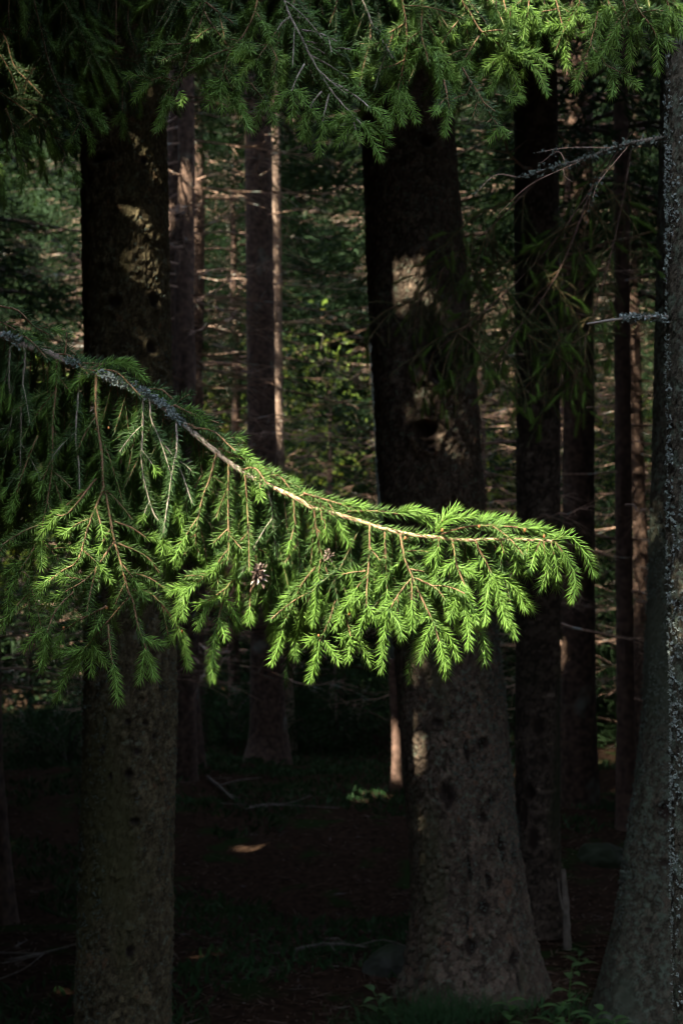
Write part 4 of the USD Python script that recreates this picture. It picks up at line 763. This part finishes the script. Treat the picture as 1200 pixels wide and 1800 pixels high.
def fallen(label, pts, r, seed):
    g = np.random.default_rng(seed); P = [at(x, y, d) for x, y, d in pts]; P = [np.array([p[0], p[1], float(ground_z(p[0], p[1])) + 0.02 + 0.03 * i]) for i, p in enumerate(P)]
    P = spline(P, 0.06); t = thing("fallen_branch", label, "branch", P[0])
    obj("stem", tube(P, np.linspace(r, r * .4, len(P)), 5, 0.3), "snag_wood", t, True)
    for k in range(4):
        i = int(g.integers(2, len(P) - 1)); e = P[i] + np.array([0.25 * g.normal(), 0.25 * g.normal(), 0.03])
        obj("side_twig", tube(spline([P[i], (P[i] + e) / 2 + 0.02 * g.normal(size=3), e], 0.05), r * .3, 4), "snag_wood", t)
fallen("thin fallen branch slanting over the floor right of the half hidden dark trunk", [(365, 1345, 12.2), (385, 1380, 11.4), (405, 1412, 10.8), (412, 1422, 10.5)], 0.014, 81)
fallen("thin fallen branch lying level across the floor in the gap, above the sun patch", [(430, 1440, 10.4), (470, 1436, 10.5), (500, 1442, 10.3)], 0.012, 82)
fallen("fallen branch on the dark needles left of the thickest trunk's foot", [(520, 1660, 6.9), (580, 1672, 6.7), (640, 1690, 6.5)], 0.012, 83)
fallen("fallen branch on the floor left of the left trunk's foot", [(10, 1700, 6.3), (60, 1690, 6.4), (120, 1702, 6.3)], 0.011, 84)

# ------------------------------------------------------------------ the wood behind
def proto_spruce(name, label, seed, h, z0, rmax, n, per, deads, dead_to, loc, rz, blade=(0.16, 0.035), fol="crown_foliage", r=0.13, dl=(0.7, 1.7), scale=None, group=None, cat="tree"):
    g = np.random.default_rng(seed); t = thing(name, label, cat, loc, rz, scale, group); LOC.pop(str(t.GetPath()))
    zz = np.linspace(-0.3, h, 30); wob = np.cumsum(g.normal(size=(30, 2)), 0) * 0.012
    obj("trunk", tube(np.stack([wob[:, 0], wob[:, 1], zz], 1), np.interp(zz, [-.3, 0.1, 0.6, h], [r * 1.5, r * 1.3, r, 0.015]), 12, 0.12), "far_bark", t, True)
    D_ = []
    for k in range(deads):
        z = 0.7 + (dead_to - 0.7) * (k + g.random()) / deads; az = g.random() * 6.283
        D_ += dead_branch(np.array([0, 0, z]), az, dl[0] + (dl[1] - dl[0]) * g.random(), g, 0.010, subs=11, sides=3)
    if D_: obj("dead_branches", cat_mesh(D_), "dead_wood", t, kind="stuff")
    l, f = crown(lambda q: np.array([0, 0, q]), z0, h, rmax, g, n, per, blade, False, False)
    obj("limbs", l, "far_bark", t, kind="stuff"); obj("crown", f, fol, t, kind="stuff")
    return t
gr = np.random.default_rng(303)
FG = "bare-limbed spruces deep in the wood behind"; FL = "dim spruce deep in the wood with many dead lower branches"
protos = []
def gpos(px, d): x = (px - 600) / F * d; return (x, d, float(ground_z(x, d)))
spots = []
for k in range(44):
    for _ in range(60):
        d = 11.5 + 17 * gr.random(); px = -150 + 1500 * gr.random()
        x = (px - 600) / F * d
        if 470 < px < 530 and d < 15.5 or 500 < px < 655 and d < 23: continue
        if in_the_way(x, d, 11, 0.7): continue
        if all(math.hypot(x - a, d - b) > 1.25 for a, b in spots): spots.append((x, d)); break
spots = [(x * 30 / d, 30.0) if 1030 < 600 + x / d * F < 1092 and d < 24 else (x, d) for x, d in spots]
for i, (x, d) in enumerate(spots):
    v = i % 3
    if i < 3:
        protos.append(proto_spruce("thicket_spruce", FL, 400 + i, [11, 13, 9][i], [5.5, 7.0, 4.0][i], [1.4, 1.7, 1.3][i], 62, 300, [66, 74, 56][i], [6.5, 8, 5][i], (x, d, float(ground_z(x, d))), gr.random() * 6.28, (0.12, 0.016), group=FG, r=[0.10, 0.14, 0.07][i]))
    else: copy_of(protos[v], (x, d, float(ground_z(x, d))), gr.random() * 6.28, 0.8 + 0.4 * gr.random(), FL, FG)
# young trees and leafy bushes
YG = "young spruces in the wood behind"
yp = proto_spruce("young_spruce", "blue-green young spruce low in the gap left of the thickest trunk", 420, 2.6, 0.15, 0.9, 46, 130, 0, 1, gpos(590, 15.5), 0.3, (0.09, 0.02), "crown_foliage", 0.03, group=None)
for px, d, s, lb in [(375, 17.5, 1.5, "yellow-green young spruce right behind the left trunk"), (60, 17, 1.1, "young spruce low at the left edge behind the branch"), (560, 19, 1.6, "young spruce right of the sunlit thin trunk"), (1000, 16, 1.3, "young spruce in the dark behind the birch"), (870, 18, 1.5, "young spruce right of the thickest trunk"), (1130, 17, 1.4, "young spruce behind the leaning trunk"), (210, 20, 1.7, "young spruce behind the left trunk")]:
    copy_of(yp, gpos(px, d), gr.random() * 6, s, lb)
def leafy(name, label, loc, seed, h, rmax, n, rz=0.0, lf=1.0, fol="broad_leaf"):
    g = np.random.default_rng(seed); t = thing(name, label, "bush", loc, rz); LOC.pop(str(t.GetPath())); st, B, T = [], [], []
    for k in range(7):
        az = k * 0.9 + g.normal() * .3; e = np.array([math.cos(az) * rmax * g.random(), math.sin(az) * rmax * g.random(), h * (0.6 + 0.4 * g.random())])
        P = spline([[0, 0, -.05], e * [0.3, 0.3, 0.55], e], 0.1); st.append(tube(P, np.linspace(0.014, 0.004, len(P)), 5))
        m = n // 7; i = g.integers(len(P) // 3, len(P), m); b = P[i] + 0.22 * g.normal(size=(m, 3)); B.append(b); T.append(b + unit(g.normal(size=(m, 3)) + [0, 0, -.3]) * (0.06 + 0.05 * g.random((m, 1))))
    B, T = np.vstack(B), np.vstack(T)
    obj("stems", cat_mesh(st), "snag_wood", t, kind="stuff"); obj("leaves", blades(B, B + (T - B) * lf, 0.045 * lf), fol, t, kind="stuff")
    return t
lp = leafy("leafy_bush", "sunlit yellow-green bush high in the gap right of the left trunk", gpos(370, 18.5), 430, 4.6, 1.1, 2600)
for px, d, s, lb in [(520, 21, 1.2, "leafy bush behind the sunlit thin trunk"), (890, 20, 1.1, "leafy bush in the gap right of the thickest trunk"), (30, 21, 1.1, "leafy bush at the left edge far behind"), (1010, 19, 1.0, "leafy bush behind the birch"), (1095, 22, 1.2, "leafy bush behind the reddish trunk"), (420, 24, 1.4, "tall leafy bush far behind the gap"), (600, 23, 0.9, "low leafy bush far behind the gap")]:
    copy_of(lp, gpos(px, d), gr.random() * 6, s, lb)
low = leafy("low_shrub", "low green shrub on the floor in the gap between the big trunks", gpos(400, 15.5), 431, 0.55, 0.8, 2600, lf=0.5, fol="ground_leaf")
for px, d, s, lb in [(560, 15.2, 1.0, "low green shrub right of the dark trunk in the gap"), (620, 16.5, 1.2, "low green shrub beside the thickest trunk's left side"), (60, 15, 1.1, "low green shrub on the floor at the left edge"), (120, 14, 0.9, "low green shrub beside the left trunk"), (380, 17.5, 1.3, "low green shrub behind the one in the gap")]:
    copy_of(low, gpos(px, d), gr.random() * 6, s, lb)

# far wood: one mass, plus unseen trees added to block light
fp = UsdGeom.PointInstancer.Define(stage, "/World/distant_wood"); tag(fp.GetPrim(), "dense far spruce wood closing off the background, with unseen trees added around the view to block light", "forest", None, "stuff")
src = proto_spruce("far_spruce", None, 440, 12, 1.0, 2.0, 60, 90, 12, 5, (0, 0, 0), 0.0, (0.26, 0.07), r=0.13, cat=None)
stage.RemovePrim(src.GetPath())
UsdGeom.Xform.Define(stage, "/World/distant_wood/far_spruce")
def far_source():
    g = np.random.default_rng(440); t = stage.GetPrimAtPath("/World/distant_wood/far_spruce")
    zz = np.linspace(-0.5, 12, 12); tr = tube(np.stack([0 * zz, 0 * zz, zz], 1), np.interp(zz, [-.5, 12], [0.17, 0.02]), 8)
    l, f = crown(lambda q: np.array([0, 0, q]), 0.6, 12, 1.8, g, 90, 220, (0.20, 0.036), False, False)
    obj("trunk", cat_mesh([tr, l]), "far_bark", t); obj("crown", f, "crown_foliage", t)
far_source()
fp.CreatePrototypesRel().AddTarget("/World/distant_wood/far_spruce")
pos = []
for k in range(520):
    a = (gr.random() - 0.5) * 2.1; d = 30 + 42 * gr.random(); x, y = d * math.sin(a), d * math.cos(a)
    pos.append((x, y, float(ground_z(x, y)) - 0.2, 0.9 + 0.5 * gr.random(), gr.random() * 6.28))
for k in range(130):                                                     # the wood on both sides
    s = 1 if gr.random() < .5 else -1; x = s * (7 + 20 * gr.random()); y = 7 + 26 * gr.random(); 
    if abs(x) < 0.26 * y + 2: continue
    pos.append((x, y, float(ground_z(x, y)) - 0.2, 0.8 + 0.4 * gr.random(), gr.random() * 6.28))
for k in range(110):                                                     # tall trees that close the view behind the thicket
    d = 23.5 + 9 * gr.random(); x = (-900 + 3000 * gr.random() - 600) / F * d
    if not in_the_way(x, d, 18, 2.2): pos.append((x, d, float(ground_z(x, d)) - 0.2, 1.35 + 0.4 * gr.random(), gr.random() * 6.28))
for k in range(90):                                                      # unseen trees added close beside the view to block side light
    s_ = 1 if gr.random() < .6 else -1; y = 6 + 12 * gr.random(); x = s_ * (0.245 * y + 1.7 + 4.0 * gr.random())
    k_ = 0.7 + 0.4 * gr.random()
    if not in_the_way(x, y, 12 * k_, 1.1 * k_): pos.append((x, y, float(ground_z(x, y)) - 0.2, k_, gr.random() * 6.28))
for k in range(46):                                                      # unseen trees added right of the glade to block low side light
    x = 5.5 + 9 * gr.random(); y = -7 + 15 * gr.random()
    pos.append((x, y, float(ground_z(x, y)) - 0.2, 0.8 + 0.4 * gr.random(), gr.random() * 6.28))
for k in range(26):                                                      # unseen small trees added behind the camera to block low light on trunks
    x = -7 + 14 * gr.random(); y = -3.8 - 5 * gr.random(); pos.append((x, y, float(ground_z(x, y)) - 0.1, 0.30 + 0.16 * gr.random(), gr.random() * 6.28))
for k in range(170):                                                     # unseen tree wall added behind the camera to cut skylight, lower towards the sun
    a = math.pi + (gr.random() - 0.5) * 3.3; d = 15.5 + 16 * gr.random() ** 1.3; x, y = d * math.sin(a), d * math.cos(a)
    low = abs((math.atan2(x, y) - math.atan2(S[0], S[1]) + math.pi) % (2 * math.pi) - math.pi) < 0.45
    pos.append((x, y, float(ground_z(x, y)) - 0.2, (0.85 + 0.25 * gr.random()) * (1 if low else 1.4), gr.random() * 6.28))
fp.CreatePositionsAttr(Vt.Vec3fArray([Gf.Vec3f(*p[:3]) for p in pos])); fp.CreateScalesAttr(Vt.Vec3fArray([Gf.Vec3f(p[3]) for p in pos]))
fp.CreateOrientationsAttr(Vt.QuathArray([Gf.Quath(math.cos(p[4] / 2), 0, 0, math.sin(p[4] / 2)) for p in pos])); fp.CreateProtoIndicesAttr(Vt.IntArray([0] * len(pos)))
